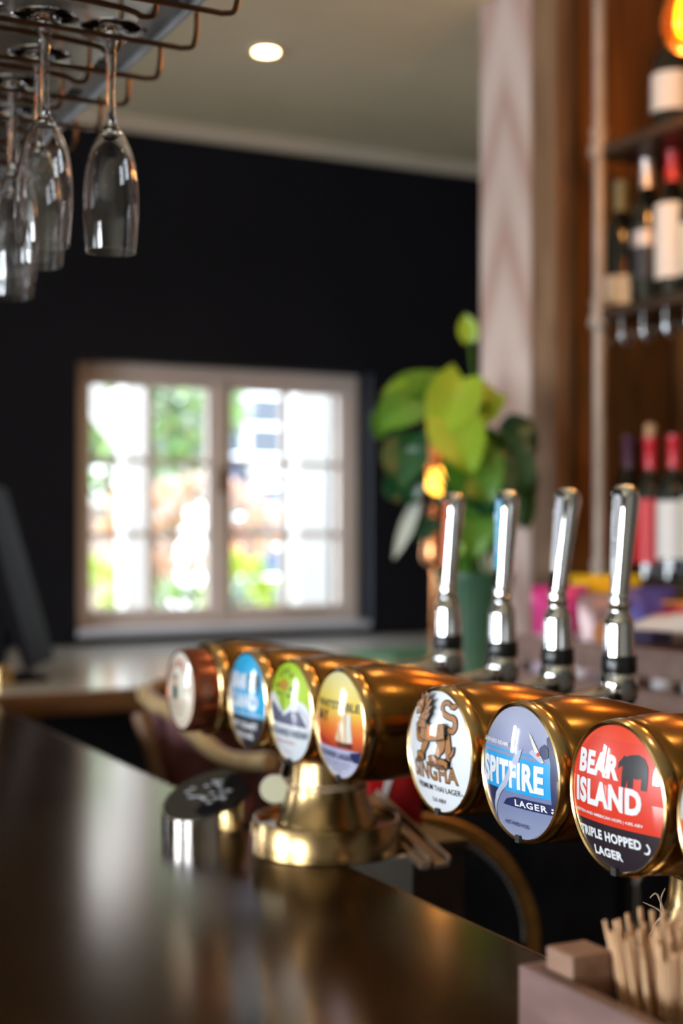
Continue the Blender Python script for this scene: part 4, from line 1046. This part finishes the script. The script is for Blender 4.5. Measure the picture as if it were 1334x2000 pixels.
# ------------------------------------------------------------------ wooden caddy, block and stirrers in the foreground
M_cad = noisy('walnut_caddy_wood', (.15, .080, .068), (.22, .125, .108), 6, (8, 2, 8), (.45, .6))
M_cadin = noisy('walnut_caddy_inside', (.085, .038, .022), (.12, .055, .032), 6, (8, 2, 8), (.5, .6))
bx0, bx1, by0, by1, bh = .452, .600, .34, .668, .100
t = thing('wooden_caddy', 'open walnut caddy box in the bottom right corner of the bar', 'caddy', (bx0, by0, CT))
w_, l_ = bx1 - bx0, by1 - by0
obj('front_panel', box(NB(), 0, .010, 0, l_, .0, bh, .0012), M_cad, t)
obj('rear_panel', box(NB(), w_ - .010, w_, 0, l_, .0, bh, .0012), M_cad, t)
obj('end_panel', box(NB(), .0102, w_ - .0102, l_ - .010, l_, .0, bh, .0012), M_cad, t)
obj('end_panel', box(NB(), .0102, w_ - .0102, 0, .010, .0, bh, .0012), M_cad, t)
obj('divider', box(NB(), .0102, w_ - .0102, l_ - .108, l_ - .101, .006, bh - .006, .001), M_cadin, t)
obj('bottom', box(NB(), .0102, w_ - .0102, .0102, l_ - .0102, .0, .006), M_cadin, t)
M_blk = noisy('oak_block_wood', (.20, .105, .065), (.30, .17, .11), 8, (8, 2, 8), (.5, .6))
o = obj('wooden_block', box(NB(), -.0135, .0135, -.0125, .0125, -.031, .031, .0012), M_blk, loc=(.4765, .6445, CT + .0795 + .0015), smooth=False)
tag(o, 'small brown wooden block standing in the far corner of the caddy', 'block')
o = obj('menu_block', box(NB(), -.0135, .0120, -.0125, .0125, -.0215, .0215, .001), M_cadin, loc=(.4765, .6445, CT + .0062 + .0215))
tag(o, 'dark wooden spacer under the brown block inside the caddy', 'block')
gx, gy = .5175, .609
t = thing('stirrer_glass', 'short clear glass holding wooden stirrers in the caddy', 'glass', (gx, gy, CT + .0062))
lathe_p = [(0, 0), (.026, 0), (.028, .002), (.031, .080), (.0296, .080), (.0268, .006), (0, .006)]
obj('tumbler', lathe(NB(), lathe_p, 40), M_glass, t, True)
M_stick = noisy('birch_stick', (.60, .34, .17), (.76, .50, .29), 30, (2, 2, .4), (.6, .75)); M_tip = mat('toasted_tip', (.45, .24, .12), .7)
me = None; stick = None
bm = NB(); box(bm, -.0013, .0013, -.0010, .0010, 0, .106, .0004, None, 1); bm2 = bm
for k in range(96):
    a = 2.39996 * k; r = math.sqrt((k + .5) / 96)
    x0, y0 = .020 * r * math.cos(a), .020 * r * math.sin(a); x1, y1 = .042 * r * math.cos(a), .042 * r * math.sin(a)
    if stick is None:
        me_o = obj('wooden_stirrer', bm2, M_stick); stick = me_o
        tag(stick, 'thin pale wooden stirrer standing in the short glass', 'stirrer', 'wooden stirrers in the glass'); o = stick
    else:
        o = stick.copy(); COL.objects.link(o)
    d = Vector((x1 - x0, y1 - y0, .106)); L = d.length
    o.location = (gx + x0, gy + y0, CT + .0126 + random.uniform(0, .012)); o.rotation_mode = 'QUATERNION'
    o.rotation_quaternion = d.to_track_quat('Z', 'Y') @ Vector((0, 0, 1)).rotation_difference(Vector((0, 0, 1)))
# ------------------------------------------------------------------ bar stool, screen and small things by the return counter
M_rimwood = noisy('light_oak_rim', (.40, .27, .13), (.54, .39, .20), 5, (8, 8, 2), (.35, .5))
M_uph = noisy('maroon_upholstery', (.22, .085, .09), (.40, .20, .22), 4, rough=(.6, .8), distort=1)
rim = [at(528, 1487, 2.35), at(480, 1489, 2.40), at(436, 1480, 2.46), at(385, 1437, 2.55), at(345, 1392, 2.62), at(308, 1377, 2.70)]
back = e3
base = Vector((at(420, 1450, 2.6).x, at(420, 1450, 2.6).y, 0))
far = [p + Vector((.16, .30, 0)) for p in rim][::-1]
mid = [rim[-1] + Vector((.01, .10, .015)), far[0] + Vector((-.05, -.06, .015))]
full = catmull([p - base for p in rim + mid + far], 4)
t = thing('bar_stool', 'oak framed bar stool with maroon upholstered back by the return counter', 'bar stool', base)
obj('top_rail', tube(NB(), full, .016, 12), M_rimwood, t, True)
bm = NB(); up = [bm.verts.new(p + Vector((0, 0, -.008))) for p in full]; dn = [bm.verts.new(Vector((p.x * .92 + .0, p.y * .92 + .0, .76 - 0))) for p in full]
for k in range(len(full) - 1): bm.faces.new((up[k], up[k + 1], dn[k + 1], dn[k]))
bmesh.ops.solidify(bm, geom=bm.faces[:], thickness=.02)
obj('upholstered_back', bm, M_uph, t, True)
cen = sum((Vector((p.x, p.y, 0)) for p in full), Vector()) / len(full)
bm = NB(); n = 32; lathe(bm, [(0, .70), (.17, .70), (.185, .72), (.185, .75), (.17, .775), (0, .785)], 32, Matrix.Translation(cen)); obj('seat_cushion', bm, M_uph, t, True)
for k, (dx, dy) in enumerate(((-.15, -.13), (.15, -.13), (-.15, .13), (.15, .13))):
    obj('leg', tube(NB(), [cen + Vector((dx * .8, dy * .8, .70)), cen + Vector((dx * 1.2, dy * 1.2, 0))], [.017, .012], 12), M_rimwood, t, True)
obj('back_post', tube(NB(), [rim[-1] - base + Vector((-.045, -.03, -.01)), at(318, 1530, 2.62) - base], [.017, .017], 12), M_edgew, t, True)
obj('footrest', tube(NB(), [cen + Vector((-.16, -.14, .25)), cen + Vector((.16, -.14, .25)), cen + Vector((.16, .14, .25)), cen + Vector((-.16, .14, .25)), cen + Vector((-.16, -.14, .25))], .008, 8), M_chrome2, t, True)

a0, a1 = at(78, 1308, 3.35), at(-22, 960, 3.35)
dv = (a1 - a0); ln = dv.length
t = thing('till_screen', 'black till screen tilted back at the left edge of the return counter', 'screen', (a0.x, a0.y, CT))
M_plastic = mat('black_plastic', (.004, .004, .007), .6, Specular_IOR_Level=.08)
Mq = Matrix.Translation(a0 - Vector((a0.x, a0.y, CT)) + Vector((0, 0, .012)))
ux = dv.normalized(); uz = e3; uy = ux.cross(uz)
Mr = Mq @ Matrix(((ux.x, uy.x, uz.x, 0), (ux.y, uy.y, uz.y, 0), (ux.z, uy.z, uz.z, 0), (0, 0, 0, 1)))
obj('housing', box(NB(), 0, ln, -.010, .010, -.13, .13, .004, Mr), M_plastic, t)
obj('display_glass', box(NB(), .012, ln - .012, .0102, .0115, -.12, .12, .0003, Mr), mat('display_glass', (.004, .004, .006), .3, Specular_IOR_Level=.2), t)
bm = NB(); box(bm, -.16, .0, -.08, .08, 0, .012, .004); obj('foot', bm, M_plastic, t)
obj('stand', tube(NB(), [(-.10, 0, .01), (-.085, 0, .12)], .014, 12), M_plastic, t, True)
p = at(2, 1325, 3.2); p.z = CT
t = thing('candle_jar', 'small brass and glass candle jar at the left edge of the return counter', 'jar', p)
obj('jar', lathe(NB(), [(0, 0), (.026, 0), (.029, .003), (.029, .04), (.027, .04), (.027, .004), (0, .004)], 32), M_rim, t, True)
obj('wax', lathe(NB(), [(0, .0042), (.0268, .0042), (.0268, .030), (0, .031)], 24), M_cream, t, True)
p = at(905, 1286, 3.55); p.z = CT
o = obj('menu_booklet', box(NB(), -.15, .15, -.1, .1, 0, .012, .002), mat('green_cover', (.10, .30, .16), .4), loc=(1.98, 3.46, CT + .0003)); o.rotation_euler = (0, 0, R(12))
tag(o, 'green menu booklet lying on the return counter behind the taps', 'booklet')
o = obj('menu_booklet', box(NB(), -.13, .13, -.09, .09, 0, .008, .002), mat('pale_cover', (.55, .56, .42), .45), loc=(1.68, 3.62, CT + .0003)); o.rotation_euler = (0, 0, R(-10))
tag(o, 'pale cream menu booklet lying left of the green one', 'booklet')
o = obj('bar_mat', box(NB(), -.14, .10, -.10, .10, 0, .014, .004), M_blackrub, loc=(.48, 2.80, CT + .0003)); tag(o, 'black rubber bar mat at the far left end of the bar', 'bar mat')
